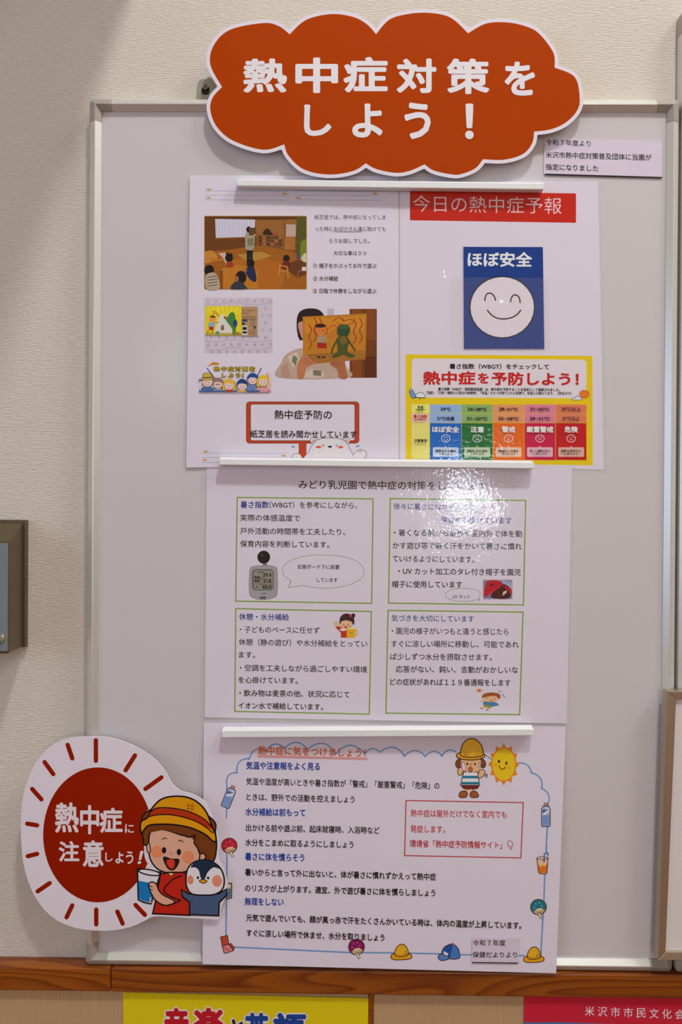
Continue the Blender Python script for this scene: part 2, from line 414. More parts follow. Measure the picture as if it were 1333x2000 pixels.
t = empty('ceiling_light', (LAMP.x, LAMP.y, H), 'round ceiling lamp high above the whiteboard', 'lamp')
mb = MB(); n = 20
mb.slab([(LAMP.x + .14 * cos(2 * pi * i / n), LAMP.y + .14 * sin(2 * pi * i / n), H - .12) for i in range(n)], [(LAMP.x + .14 * cos(2 * pi * i / n), LAMP.y + .14 * sin(2 * pi * i / n), H) for i in range(n)], M_alu)
mb.build('housing', t)
# cupboard hung on the wall, up to the left, out of the picture; added only to throw the slanting shadow
A0 = P(362, -300, 0)
t = empty('unseen_shadow_box', (A0.x - .45, 0, A0.z), 'unseen added cupboard hung up to the left above the whiteboard', 'shadow_box')
mb = MB(); mb.box((A0.x - .95, -.5, A0.z), (A0.x, 0, A0.z + .75), M_cream); mb.build('body', t)
for k in (0, 1):
    mb = MB(); x0 = A0.x - .945 + k * .475; mb.box((x0, -.52, A0.z + .005), (x0 + .465, -.5, A0.z + .745), M_cream); mb.build('shadow_box_front', t)

# ------------------------------------------------------------------ wooden rail and lower wall
RD = 0.0200
rail = empty('trim_1', (0, 0, ZR), kind='structure')
xj = P(216, 1915, RD).x
mb = MB(); mb.box((XL, -RD, ZR), (xj - .0003, 0, ZT - .0004), M_wood); mb.build('plank', rail, bevel=.0016)
mb = MB(); mb.box((xj + .0003, -RD, ZR), (XR, 0, ZT - .0004), M_wood2); mb.build('plank', rail, bevel=.0016)
xb0, xb1 = P(720.5, 1980, .015).x, P(729.5, 1980, .015).x
for a, b in ((XL, xb0 - .0005), (xb1 + .0005, XR)):
    mb = MB(); mb.box((a, -.0140, .08), (b, .002, ZR - .0006), M_panel); mb.build('panel', wl)
mb = MB(); mb.box((xb0, -.0150, .08), (xb1, .002, ZR - .0006), M_wood); mb.build('batten', wl)

# ------------------------------------------------------------------ whiteboards
M_white = mat((190, 183, 186), 'board'); M_rail = metal('satin_aluminium_rail', (226, 222, 216), 0.27, 0.35); M_cap = mat((150, 142, 132), 'plastic')
PROF = [(0, .001), (0, .0125), (.0006, .0147), (.0058, .0182), (.0070, .0184), (.0120, .0138), (.0120, .0100)]
def sweep(path, prof, m, mb, grow=0.0):
    """path: list of (outer point x,z, kind) given as callables u -> (x,z)"""
    rows = []
    for fn in path: rows.append([Vector((fn(u if u > 0 else -grow)[0], -(d + (grow if d > .005 else 0)), fn(u if u > 0 else -grow)[1])) for u, d in prof])
    vs = [p for r in rows for p in r]; k = len(prof); fs = []
    for i in range(len(rows) - 1):
        for j in range(k - 1): fs.append((i * k + j, i * k + j + 1, (i + 1) * k + j + 1, (i + 1) * k + j))
    fs.append(tuple(range(k))); fs.append(tuple((len(rows) - 1) * k + j for j in reversed(range(k))))
    mb.raw(vs, fs, m)
def whiteboard(name, label, x0, x1, z0, z1, capl, dd=0.0, r=.005):
    """x0..x1, z0(bottom)..z1(top) outer size"""
    t = empty(name, ((x0 + x1) / 2, 0, z0), label, 'whiteboard')
    prof = [(u, d + (dd if d > .005 else 0)) for u, d in PROF]
    mb = MB(); mb.box((x0 + .004, -(.0122 + dd), z0 + .004), (x1 - .004, -.001, z1 - .004), M_white); mb.build('writing_surface', t)
    L = [('h', z1, -1, x0, x1), ('h', z0, 1, x0, x1), ('v', x0, 1, z0, z1), ('v', x1, -1, z0, z1)]
    for ax, c, s, a, b in L:
        mb = MB()
        if ax == 'h': path = [lambda u, q=q: (q, c + s * u) for q in (a + capl, b - capl)]
        else: path = [lambda u, q=q: (c + s * u, q) for q in (a + capl, b - capl)]
        sweep(path, prof, M_rail, mb); mb.build('frame_rail', t, weld=True)
    for cx, sx in ((x0, 1), (x1, -1)):
        for cz, sz in ((z1, -1), (z0, 1)):
            path = [lambda u: (cx + sx * (capl + .0006), cz + sz * u), lambda u: (cx + sx * r if u < r else cx + sx * u, cz + sz * u)]
            for k in range(1, 6):
                a = radians(k * 15)
                def f(u, a=a):
                    if u < r: return (cx + sx * (r - (r - u) * sin(a)), cz + sz * (r - (r - u) * cos(a)))
                    return (cx + sx * u, cz + sz * u)
                path.append(f)
            path += [lambda u: (cx + sx * u, cz + sz * r if u < r else cz + sz * u), lambda u: (cx + sx * u, cz + sz * (capl + .0006))]
            mb = MB(); sweep(path, prof, M_cap, mb, .0003); mb.build('corner_cap', t, weld=True)
    return t
whiteboard('whiteboard', 'tall whiteboard in the middle carrying the posters, with grey corner caps', -.2657, .3285, ZT, ZC + .412, .0225)
whiteboard('whiteboard', 'taller whiteboard cut by the right edge, only its left rail showing', .3312, .93, ZT, ZC + .503, .0225, .001)

# wall bracket holding the board
br = empty('wall_bracket', P(400, 190, 0), 'small grey metal bracket with a cross screw above the whiteboard frame', 'bracket')
M_br = metal('dull_zinc', (172, 168, 152), 0.45, 0.3)
pts = [(387, 160), (392, 155), (404, 154), (407, 150), (410, 152), (411, 157), (417, 165), (417, 194), (386, 194), (385, 175)]
mb = MB(); mb.slab([P(x, y, .004) for x, y in reversed(pts)], [P(x, y, .0) for x, y in reversed(pts)], M_br); mb.build('plate', br, bevel=.0004)
sh = Sheet(.0041, 'gloss'); a = Art(sh, (0, 0, 1)); a.spl([(395, 172), (402, 168), (409, 172), (408, 183), (398, 185), (394, 180)], (35, 28, 20)); a.build('slot', br)
mb = MB(); sc = [(401.5 + 5.5 * cos(2 * pi * i / 18), 168.5 + 5.5 * sin(2 * pi * i / 18)) for i in range(18)]
mb.slab([P(x, y, .0062) for x, y in reversed(sc)], [P(x, y, .0038) for x, y in reversed(sc)], M_br); s1 = mb.build('screw', br)
sh = Sheet(.0063, 'gloss'); a = Art(sh); a.line([(398.5, 165.5), (404.5, 171.5)], 1.6, (30, 26, 22)).line([(404.5, 165.5), (398.5, 171.5)], 1.6, (30, 26, 22)); a.build('cross_recess', s1)

# small framed board hanging in front on the right
t = empty('framed_board', P(1320, 1874, .03), 'small aluminium framed board at the right edge, low over the whiteboards', 'framed board')
F0, F1 = .0196, .0300
def fq(x, y, d): return P(x, y, d)
Xo = [(1303, 1350), (1860, 1350), (1860, 1876), (1285.5, 1876)]; Xi = [(1321, 1366), (1842, 1366), (1842, 1858), (1300.5, 1859)]
M_fr = metal('champagne_aluminium', (196, 180, 160), 0.38, 0.85)
for i in range(4):
    j = (i + 1) % 4; mb = MB()
    o0, o1 = P(*Xo[i], F1), P(*Xo[j], F1); i0, i1 = P(*Xi[i], F1 - .0008), P(*Xi[j], F1 - .0008)
    b = lambda p: Vector((p.x, -F0, p.z))
    mb.face([i0, i1, o1, o0], M_fr); mb.face([o0, o1, b(o1), b(o0)], M_fr); mb.face([i1, i0, b(i0), b(i1)], M_fr); mb.face([b(o0), b(o1), b(i1), b(i0)], M_fr)
    mb.face([o0, b(o0), b(i0), i0], M_fr); mb.face([o1, i1, b(i1), b(o1)], M_fr)
    mb.build('frame_rail', t, bevel=.0007)
mb = MB(); qq = [P(x, y, .0262) for x, y in Xi]; mb.slab(list(reversed(qq)), [Vector((p.x, -F0 - .0005, p.z)) for p in reversed(qq)], mat((206, 197, 198), 'board')); mb.build('panel', t)

# brown metal switch box at the left edge
t = empty('switch_box', (-.37, 0, ZC - .138), 'brown metal switch box cut by the left edge beside the whiteboard', 'switch box')
M_bx = metal('bronze_painted_metal', (108, 92, 68), 0.38, 0.55)
xr = P(44, 1150, .008).x; z0 = P(30, 1264, .008).z; z1 = P(30, 1020, .008).z; z1f = P(16, 1059, .046).z; xf = P(17, 1150, .046).x; xl = xr - .085
mb = MB()
A = [(xl, -.007, z0), (xr, -.007, z0), (xr, -.007, z1), (xl, -.007, z1)]; B = [(xl, -.046, z0), (xf, -.046, z0), (xf, -.046, z1f), (xl, -.046, z1f)]
mb.slab(B, A, M_bx); mb.build('cover', t, bevel=.0016)
mb = MB(); x51 = P(51, 1150, .006).x; mb.box((xl, -.007, P(48, 1264, .005).z), (x51, 0, P(48, 1015.5, .005).z), M_bx); mb.build('back_plate', t, bevel=.0008)
mb = MB(); mb.box((xl + .003, -.0466, z0 + .003), (xf - .0008, -.0458, z1f - .001), mat((110, 118, 124), 'plastic')); mb.build('front_reflection_tint', t)  # bluish reflection on the brown front face, put in as blue-grey colour
M_sc = metal('nickel', (205, 200, 180), 0.25, 1.0)
mb = MB(); c0 = P(-1, 1248, .047); n = 24
for q in [(0, n)]:
    ring = lambda rr_, d: [(c0.x + rr_ * cos(2 * pi * i / n), -d, c0.z + rr_ * sin(2 * pi * i / n)) for i in range(n)]
    mb.slab(ring(.0042, .0486), ring(.0052, .0465), M_sc)
s1 = mb.build('screw', t)
mb = MB()
dx, dz = .0039 * cos(radians(-52)), .0039 * sin(radians(-52)); ex, ez = .0005 * cos(radians(38)), .0005 * sin(radians(38))
mb.slab([(c0.x - dx - ex, -.0489, c0.z - dz - ez), (c0.x + dx - ex, -.0489, c0.z + dz - ez), (c0.x + dx + ex, -.0489, c0.z + dz + ez), (c0.x - dx + ex, -.0489, c0.z - dz + ez)],
        [(c0.x - dx - ex, -.0483, c0.z - dz - ez), (c0.x + dx - ex, -.0483, c0.z + dz - ez), (c0.x + dx + ex, -.0483, c0.z + dz + ez), (c0.x - dx + ex, -.0483, c0.z - dz + ez)], mat((60, 50, 40), 'plastic'))
mb.build('screw_slot', s1)
mb = MB(); ym = -.020; zs = z1 + (z1f - z1) * (.013 / .039) + .0012
for yy0, yy1 in ((-.012, -.016),):
    za = z1 + (z1f - z1) * (5 / 39) + .0003; zb = z1 + (z1f - z1) * (9 / 39) + .0003
    mb.slab([(xr - .052, yy1, zb), (xr - .020, yy1, zb), (xr - .020, yy0, za), (xr - .052, yy0, za)], [(xr - .052, yy1, zb - .001), (xr - .020, yy1, zb - .001), (xr - .020, yy0, za - .001), (xr - .052, yy0, za - .001)], mat((70, 92, 78), 'gloss'))
mb.build('vent_slot', t)

# ------------------------------------------------------------------ colours of the prints
PAPER = (206, 196, 209); INK = (22, 12, 12); WHT = (208, 198, 206)

def paper(name, label, quad, sheet, colr=PAPER, film=None, th=.00025, nx=1, ny=1):
    cx = sum(p[0] for p in quad) / 4; by = max(p[1] for p in quad)
    t = empty(name, P(cx, by, sheet.d(cx, by)), label, 'poster')
    mb = MB(); quad_slab(mb, quad, sheet.d, th, mat(colr, sheet.kind), nx, ny); mb.build('paper', t)
    if film:
        # clear rim of the laminating film around the paper
        mb = MB(); m = M_film
        z = lambda q: [P(x, y, sheet.d(x, y) - .0001) for x, y in q]
        a, b = z(film), z(quad)
        for i in range(4):
            j = (i + 1) % 4; mb.face([a[i], b[i], b[j], a[j]], m)
        mb.build('laminate_rim', t)
    return t
M_film = clear_film('laminating_film', (235, 230, 238), .22)

# ================================================================== CLOUD SIGN
cloud_lobes = [
 [(434,170),(411,126),(418,88),(450,58),(514.5,45),(545,51),(566,67)],
 [(566,67),(598,39),(646,27.5),(690,33),(718,48),(735,67)],
 [(735,67),(760,39),(794,28),(836,25),(880,34),(915,65)],
 [(915,65),(950,46),(994,44),(1035,54),(1058,70),(1082,104),(1084,132)],
 [(1084,132),(1123,150),(1133,190),(1128,216),(1105,240),(1075,253),(1044,257)],
 [(1044,257),(1040,280),(1022,301),(985,312),(944,311)],
 [(944,311),(930,328),(905,339),(885,341),(848,333),(830,321)],
 [(830,321),(800,334),(772,337.5),(735,330),(715,319)],
 [(715,319),(690,334),(643,341),(594,331),(564,304),(555.5,282)],
 [(555.5,282),(514.5,292.5),(456,275),(424,248),(411,215),(416,190),(434,170)]]
cloud_in = []
for l in cloud_lobes: cloud_in += catmull(l, False, 6)[:-1]
def offset_outline(pts, r, seg=8):
    """outline moved outwards by r, loops trimmed (pts clockwise on the picture)"""
    n = len(pts); res = []
    for i in range(n):
        a, b, c = pts[i - 1], pts[i], pts[(i + 1) % n]
        def nn(p, q):
            dx, dy = q[0] - p[0], q[1] - p[1]; l = math.hypot(dx, dy) or 1; return (dy / l, -dx / l)
        n1, n2 = nn(a, b), nn(b, c)
        for k in range(3):
            t = k / 2; x, y = n1[0] * (1 - t) + n2[0] * t, n1[1] * (1 - t) + n2[1] * t; l = math.hypot(x, y) or 1
            res.append((b[0] + x / l * r, b[1] + y / l * r))
    def dist(p):
        m = 1e9
        for i in range(n):
            a, b = pts[i], pts[(i + 1) % n]; dx, dy = b[0] - a[0], b[1] - a[1]; L = dx * dx + dy * dy or 1
            t = max(0, min(1, ((p[0] - a[0]) * dx + (p[1] - a[1]) * dy) / L)); m = min(m, math.hypot(p[0] - a[0] - dx * t, p[1] - a[1] - dy * t))
        return m
    out = [p for p in res if dist(p) > r - .25]
    o2 = [out[0]]
    for p in out[1:]:
        if math.hypot(p[0] - o2[-1][0], p[1] - o2[-1][1]) > .8: o2.append(p)
    return o2
cd = lambda x, y: .0222
t = empty('cloud_sign', P(770, 345, .022), 'orange cloud-shaped paper sign at the top edge of the whiteboard', 'sign')
out = offset_outline(cloud_in, 7.0)
M_card = mat((212, 202, 212), 'sheen')
mb = MB(); mb.slab([P(x, y, .0222) for x, y in reversed(out)], [P(x, y, .0204) for x, y in reversed(out)], M_card); mb.build('backing_card', t)
sh = Sheet(.0222, 'sheen')
a = Art(sh); a.poly(cloud_in, (162, 56, 0)); a.build('orange_print', t)
a = Art(sh, start=3); LW = (222, 208, 216)
for ch, r in (('熱', (475,114,561,181)), ('中', (577,112,661,182)), ('症', (671,111,758,181)), ('対', (775,114,853,182)), ('策', (873,114,957,184)), ('を', (986,120,1046,187)),
              ('し', (594,204,648,266)), ('よ', (688,202,748,269)), ('う', (790,200,842,272)), ('！', (909,202,926,272))):
    a.glyph(ch, *r, LW, 0.034)
a.build('lettering', t, 'white brush-style Japanese lettering')

# ================================================================== NOTICE STRIP
sh = Sheet(.0136, 'matte')
t = empty('notice_strip', P(1179, 347, .0136), 'pale lilac notice strip with black underline, right below the cloud sign', 'notice')
mb = MB(); quad_slab(mb, [(1064,271),(1295,275),(1294,347),(1063,340)], lambda x, y: .0132, .0002, mat((200,186,202),'matte')); mb.build('paper', t)
a = Art(Sheet(.0132,'matte'), (1040,0,.2198))
a.text('令和７年度より', 122,1262, 520,1277, 58, INK, .012)
a.text('米沢市熱中症対策普及団体に当園が', 120,1375, 1062,1400, 60, INK, .012)
a.text('指定になりました', 120,1482, 588,1497, 60, INK, .012)
a.build('lettering', t)
a = Art(Sheet(.0133,'matte'), (1040,0,.2198)); a.poly([(117,1542),(1157,1572),(1157,1584),(117,1555)], (24,14,14)); a.build('underline', t)

# ================================================================== TOP LEFT POSTER
d1 = plane(.0127, e=-.007, x0=779, y0=600)
sh1 = Sheet(d1, 'matte')
T1 = paper('poster', 'upright A4 poster on the upper left with two classroom photos and a white bear', [(371,342),(779,344),(779,909),(364,913)], sh1, PAPER, None)
Z2 = (360,340,.3151); Z3 = (360,570,.3151)
a = Art(sh1, Z2); LB = (120,150,180)
for x0, x1, dy in ((128,650,0),(686,1210,0)):
    for yy in (104,131,159): a.line([(x0,yy+dy),(x0*.6+x1*.4,yy+2+dy),(x1,yy+3+dy)], 2.6, LB, cap=False)
    for X, Y in ((x0+25,96),(x1-25,122),(x0+22,147)): a.ell(X,Y,16,5,(196,140,50))
a.build('ruled_decoration', T1); a = Art(sh1, Z3)
for yy in (1000,1027,1057): a.line([(108,yy),(640,yy+2)], 2.6, LB, cap=False)
for X, Y in ((133,990),(616,1016),(128,1043)): a.ell(X,Y,15,5,(196,140,50))
a.build('ruled_decoration', T1)
a = Art(sh1, Z2); TG = (44,34,38)
for s_, x0, x1, y, h in (('紙芝居では、熱中症になってしま',808,1250,267,31),('った時におばけさん達に助けても',812,1250,340,31),('らうお話しでした。',900,1150,414,31),('大切な事は３つ',926,1130,490,31),
    ('① 帽子をかぶってお外で遊ぶ',800,1193,568,33),('② 水分補給',800,955,647,33),('③ 日陰で休憩をしながら遊ぶ',798,1193,724,33)):
    a.text(s_, x0, y, x1, y+1, h, TG, .010)
a.line([(926,358),(1105,358)], 2.5, TG, cap=False)
a.build('body_text', T1)
# classroom photograph
def photo_class(a):
    a.rr(123,258,762,716,10,(190,140,80)); a.rect(127,262,757,712,(112,62,16))
    a.poly([(127,262),(440,262),(448,445),(270,470),(127,480)],(98,54,14)); a.poly([(440,262),(757,262),(757,480),(610,470),(452,440)],(140,90,38))
    a.poly([(127,262),(757,262),(757,275),(600,284),(440,283),(190,276),(127,270)],(84,46,16))
    a.poly([(192,278),(440,282),(436,392),(196,402)],(196,190,206))
    for i in range(14):
        x = 200+i*17.5; a.line([(x,282),(x+random.uniform(-3,3),396)],3.2,(166,160,178),cap=False)
    a.poly([(192,396),(440,388),(440,397),(192,408)],(120,66,20))
    a.poly([(127,480),(270,470),(448,443),(610,468),(757,500),(757,712),(127,712)],(146,84,18))
    a.poly([(260,540),(430,505),(640,560),(600,712),(430,712)],(164,92,20)); a.poly([(330,500),(480,480),(545,508),(400,548)],(166,124,52))
    a.poly([(455,375),(613,383),(613,468),(455,432)],(120,72,30))
    for r_ in range(3):
        for c_ in range(6): a.rect(462+c_*25,388+r_*20,480+c_*25,401+r_*20,random.choice([(70,38,20),(150,100,60),(96,50,26),(60,50,60)]))
    a.spl([(490,372),(500,345),(520,338),(535,355),(550,375)],(44,26,18)); a.ell(560,368,14,8,(170,60,50))
    a.rect(632,312,692,388,(176,150,140)); a.rect(622,390,685,470,(158,98,42)); a.line([(622,262),(622,470)],3,(100,56,20))
    a.poly([(700,262),(757,262),(757,520),(690,490)],(78,74,16)); a.poly([(722,420),(757,400),(757,520),(718,510)],(108,116,26))
    # teacher
    a.poly([(388,468),(426,466),(424,560),(412,560),(407,500),(402,560),(389,560)],(16,12,14)); a.spl([(380,375),(395,352),(425,360),(438,400),(430,465),(404,472),(382,465),(378,420)],(150,142,120))
    a.spl([(384,345),(396,325),(410,330),(412,350),(398,362)],(26,14,10)); a.rect(402,332,444,380,(86,62,26)); a.ell(438,378,5,7,(190,150,110))
    a.poly([(390,400),(430,396),(432,440),(396,446)],(116,110,78))
    # tables, children
    a.poly([(127,480),(172,472),(205,500),(205,540),(127,556)],(184,120,44)); a.poly([(165,525),(258,522),(264,536),(170,545)],(172,104,32)); a.poly([(210,490),(270,486),(300,560),(262,566),(240,520)],(190,160,140))
    a.poly([(222,590),(330,560),(460,600),(455,712),(222,712)],(176,108,26)); a.poly([(222,590),(240,600),(240,712),(222,712)],(120,64,14))
    a.poly([(640,560),(700,530),(757,545),(757,620),(700,640),(650,600)],(96,50,20))
    a.ell(634,522,20,22,(22,12,10)); a.spl([(612,548),(650,540),(660,580),(630,590),(604,580)],(96,34,20)); a.line([(592,565),(640,575),(645,645)],7,(190,126,60)); a.line([(592,565),(588,630)],6,(190,126,60)); a.line([(590,598),(640,606)],5,(190,126,60))
    a.ell(278,520,24,26,(20,10,8)); a.ell(268,495,10,10,(20,10,8)); a.ell(292,500,9,9,(20,10,8)); a.spl([(262,548),(296,545),(304,575),(270,578)],(150,50,26))
    a.ell(155,595,30,32,(16,10,8)); a.spl([(135,628),(190,612),(218,665),(215,712),(140,712)],(168,150,130))
    for k in range(4): a.line([(145,640+k*18),(205,632+k*18)],4,(60,44,44))
    a.ell(412,553,24,28,(14,12,16)); a.spl([(392,580),(430,575),(448,640),(440,668),(405,650),(378,600)],(28,34,66)); a.spl([(352,600),(380,586),(390,600),(366,612)],(150,96,60))
    a.ell(352,640,34,40,(24,14,10)); a.spl([(312,650),(330,630),(338,655),(322,676)],(150,90,60)); a.spl([(290,712),(310,672),(350,668),(386,700),(386,712)],(44,50,58))
    a.line([(700,640),(712,600),(757,590)],5,(150,90,40)); a.rect(700,494,716,522,(40,70,110)); a.spl([(725,520),(748,490),(757,500),(757,545),(735,540)],(186,184,150))
    a.rect(730,575,757,600,(200,190,190))
a = Art(sh1, Z2); photo_class(a); a.build('classroom_photo_print', T1, 'dark brown print of a teacher reading to seated children')
# storybook on patterned cloth
a = Art(sh1, Z3)
a.rect(126,36,548,381,(192,180,194)); RD_ = (176,120,138)
for r_ in range(8):
    for c_ in range(9):
        X, Y = 150+c_*48+(r_%2)*18, 56+r_*45
        if X < 540 and not (130 < X < 460 and 80 < Y < 280):
            k = random.random()
            if k < .35: a.line([(X-8,Y+8),(X,Y-8),(X+8,Y+8)],2,RD_); a.line([(X,Y-8),(X,Y+10)],2,RD_)
            elif k < .65: a.line(a.epts(X,Y,8,8),2,(160,120,150),True)
            else: a.line([(X-8,Y),(X+8,Y-2)],2,RD_); a.line([(X-4,Y-8),(X+4,Y+8)],2,RD_)
for yy in (70,300,350): a.line([(128,yy),(200,yy+8),(300,yy-6),(420,yy+8),(546,yy-4)],1.6,(164,150,172),smooth=True)
a.rect(131,88,356,270,(214,190,18))
for i in range(16):
    t_ = radians(190+i*11); a.poly([(240,190),(240+170*cos(t_),190+100*sin(t_)),(240+170*cos(t_+.07),190+100*sin(t_+.07))] if True else [],(228,212,70)) if abs(170*cos(t_))<112 else None
a.spl([(196,262),(205,190),(222,150),(240,138),(256,152),(280,200),(296,262)],(204,198,190)); a.rect(130,255,356,271,(170,150,60))
a.spl([(228,236),(230,212),(238,204),(246,212),(246,236)],(120,90,60)); a.ell(206,255,12,12,(70,140,90)); a.ell(254,160,8,9,(176,30,30))
a.ell(176,170,20,18,(214,140,80)); a.spl([(158,158),(176,146),(196,158)],(60,30,20)); a.rect(152,190,188,216,(120,160,190)); a.rect(154,216,182,236,(160,40,30)); a.line([(190,190),(212,190)],5,(190,100,50)); a.line([(172,150),(190,120),(214,150)],6,(186,100,40)); a.ell(186,124,12,10,(200,150,60))
a.spl([(272,150),(285,130),(305,128),(315,142),(318,165),(322,200),(316,262),(300,264),(298,230),(280,205),(262,180),(258,170)],(60,120,50)); a.ell(316,196,14,24,(40,60,110)); a.ell(326,258,22,8,(150,110,40)); a.line([(275,172),(262,176)],6,(60,120,50))
a.line([(150,240),(144,256)],5,(150,60,30)); a.line([(176,238),(172,254)],5,(150,60,30))
a.rect(356,92,455,275,(166,132,96)); a.text('まってるまって',360,116,438,116,13,(150,50,30),.02); a.text('はけさんこ',360,132,410,132,12,(150,50,30),.02)
for k in range(5): a.line([(360,152+k*5),(445,152+k*5)],1.2,(110,84,60),cap=False)
a.rect(358,170,392,184,(40,54,110)); a.rect(358,190,376,204,(50,50,90)); a.rect(358,210,392,268,(204,196,190)); a.rect(362,218,388,236,(30,26,26)); a.rect(362,244,388,258,(30,26,26))
for k in range(4): a.line([(408,175+k*12),(442,175+k*12)],2,(90,66,50),cap=False)
a.rect(430,214,444,228,(70,52,44))
for k in range(6): a.line([(402,236+k*6),(444,236+k*6)],1.2,(110,84,60),cap=False)
a.build('storybook_photo_print', T1, 'photo of a yellow picture book on patterned cloth')
# reader holding the picture card
a = Art(sh1, Z3)
a.rect(1026,106,1195,533,(104,52,14)); a.rect(1040,110,1100,530,(124,64,18)); a.rect(1130,110,1190,300,(120,62,20)); a.rect(1120,400,1190,530,(84,38,12)); a.rect(590,180,640,300,(206,198,210)); a.rect(888,104,930,150,(176,168,178))
a.spl([(704,262),(698,180),(712,130),(750,106),(810,104),(850,122),(870,160),(860,220),(740,300)],(34,20,20)); a.line([(712,235),(706,270),(722,305)],4,(40,24,20),smooth=True)
a.spl([(706,200),(736,190),(740,290),(722,268)],(186,130,116))
a.spl([(590,533),(602,440),(640,382),(735,348),(800,380),(960,420),(1010,470),(1012,533)],(176,150,134)); a.poly([(640,400),(700,372),(720,420),(676,470)],(196,176,160)); a.poly([(676,392),(704,410),(690,460),(668,430)],(104,112,90)); a.poly([(752,500),(790,478),(870,500),(860,533),(745,533)],(190,176,160)); a.poly([(800,484),(850,490),(850,522),(800,518)],(110,106,84)); a.poly([(602,470),(640,440),(660,533),(600,533)],(170,130,116))
a.poly([(735,154),(1132,134),(1124,418),(800,446),(737,400)],(176,112,26)); a.poly([(748,166),(1120,148),(1114,240),(750,260)],(190,122,28)); a.poly([(738,392),(1124,372),(1124,418),(800,446)],(150,98,36))
for X, Y in ((776,205),(806,160),(840,165),(1052,170),(1090,165)):
    a.line([(X,Y),(X+14,Y+35),(X-2,Y+75),(X+14,Y+115),(X-2,Y+150)],8,(150,66,16),smooth=True)
a.line([(920,184),(960,160),(990,180),(1030,170),(1050,190),(1000,205),(950,195)],4,(140,50,14),smooth=True); a.line([(980,160),(990,184)],5,(140,50,14))
a.oell(850,242,38,32,(196,110,50),(70,30,10),3); a.spl([(812,215),(830,198),(870,202),(878,214),(845,222)],(40,16,10)); a.ell(862,238,10,8,(200,80,40)); a.poly([(828,272),(884,272),(882,318),(826,316)],(196,170,130))
for k in range(5): a.line([(828,278+k*9),(882,279+k*9)],3.5,(50,34,34),cap=False)
a.poly([(826,316),(882,318),(884,350),(824,348)],(156,28,16)); a.line([(838,350),(836,402)],9,(180,100,50)); a.line([(866,350),(864,402)],9,(180,100,50)); a.ell(834,404,12,6,(60,24,14)); a.ell(864,404,12,6,(60,24,14)); a.line([(884,280),(930,262)],8,(190,100,46)); a.line([(888,230),(930,205),(945,225),(915,250)],7,(180,90,30),smooth=True)
a.spl([(950,225),(965,205),(1010,205),(1030,230),(1020,265),(1000,280),(965,275),(948,255)],(44,66,34)); a.ell(986,218,34,12,(62,84,44)); a.spl([(945,300),(960,275),(1010,275),(1022,310),(1015,370),(1060,395),(1030,408),(985,390),(940,408),(915,400),(950,365)],(70,74,30)); a.line([(948,300),(920,350),(915,380)],10,(60,66,28)); a.line([(1018,300),(1045,340),(1060,362)],10,(60,66,28)); a.ell(988,300,22,26,(110,90,36)); a.line([(740,395),(1120,365)],2,(110,70,30))
a.spl([(702,470),(712,425),(740,395),(760,392),(800,430),(820,440),(790,452),(758,470),(740,533),(706,533)],(176,110,74)); a.line([(745,410),(790,440)],3,(130,70,44)); a.line([(735,424),(775,452)],3,(130,70,44))
a.spl([(905,440),(960,418),(995,428),(1000,470),(1012,533),(965,533),(950,480),(925,462)],(160,96,60)); a.line([(915,438),(975,436)],3,(116,62,36)); a.line([(920,452),(978,452)],3,(116,62,36))
a.build('reader_photo_print', T1, 'photo of a person holding up a picture card')
# family clip art
a = Art(sh1, Z3); O_ = (30,24,30)
for x0,x1 in ((142,188),(478,448)): a.line([(x0,474),(x1,535)],7,(60,90,130))
a.spl([(148,462),(172,455),(215,452),(208,440),(182,436),(165,445)],(190,120,40))
for i,ch in enumerate('熱中症対策を'): a.glyph(ch,182+i*44,461,222+i*44,495,(20,14,16),.085); a.glyph(ch,184+i*44,463,220+i*44,493,(206,176,30),.01)
for i,ch in enumerate('しよう！'): a.glyph(ch,(232,272,318,358)[i],502,(262,308,350,370)[i],532,(20,14,16),.085); a.glyph(ch,(234,274,320,360)[i],504,(260,306,348,368)[i],530,(206,176,30),.01)
SK=(214,186,180)
def head(cx,cy,r,hair,kind,cl,hat=None):
    a.spl([(cx-r*1.5,620),(cx-r*1.3,cy+r*1.3),(cx-r*.5,cy+r),(cx+r*.5,cy+r),(cx+r*1.3,cy+r*1.3),(cx+r*1.5,620)],cl); a.rect(cx-r*1.5,612,cx+r*1.5,620,cl)
    if kind=='long': a.ospl([(cx-r*1.3,cy+r),(cx-r*1.3,cy-r*.3),(cx-r*.6,cy-r*1.2),(cx+r*.6,cy-r*1.2),(cx+r*1.3,cy-r*.3),(cx+r*1.3,cy+r),(cx,cy+r*1.1)],hair,O_,2.5)
    a.oell(cx,cy,r,r,SK,O_,2.5)
    if kind!='bald': a.spl([(cx-r*1.1,cy-r*.05),(cx-r*1.1,cy-r*.7),(cx-r*.4,cy-r*1.35),(cx+r*.5,cy-r*1.3),(cx+r*1.1,cy-r*.7),(cx+r*1.1,cy-r*.05),(cx+r*.5,cy-r*.4),(cx-r*.5,cy-r*.45)],hair)
    if hat: a.ospl([(cx-r*1.7,cy-r*.4),(cx-r*.9,cy-r*.8),(cx-r*.8,cy-r*1.6),(cx+r*.5,cy-r*1.7),(cx+r*.9,cy-r*.9),(cx+r*1.5,cy-r*.7),(cx,cy-r*.35)],hat,O_,2.5); a.line([(cx-r*.9,cy-r*.75),(cx+r*.85,cy-r*.9)],5,O_)
    a.ell(cx-r*.35,cy+r*.05,2.4,3,O_); a.ell(cx+r*.35,cy+r*.05,2.4,3,O_); a.line([(cx-r*.3,cy+r*.4),(cx,cy+r*.6),(cx+r*.3,cy+r*.4)],2.2,(150,50,40),smooth=True)
    a.line([(cx-r*1.4,619),(cx-r*1.25,cy+r*1.25),(cx-r*.5,cy+r*1.02)],2.2,O_,smooth=True)
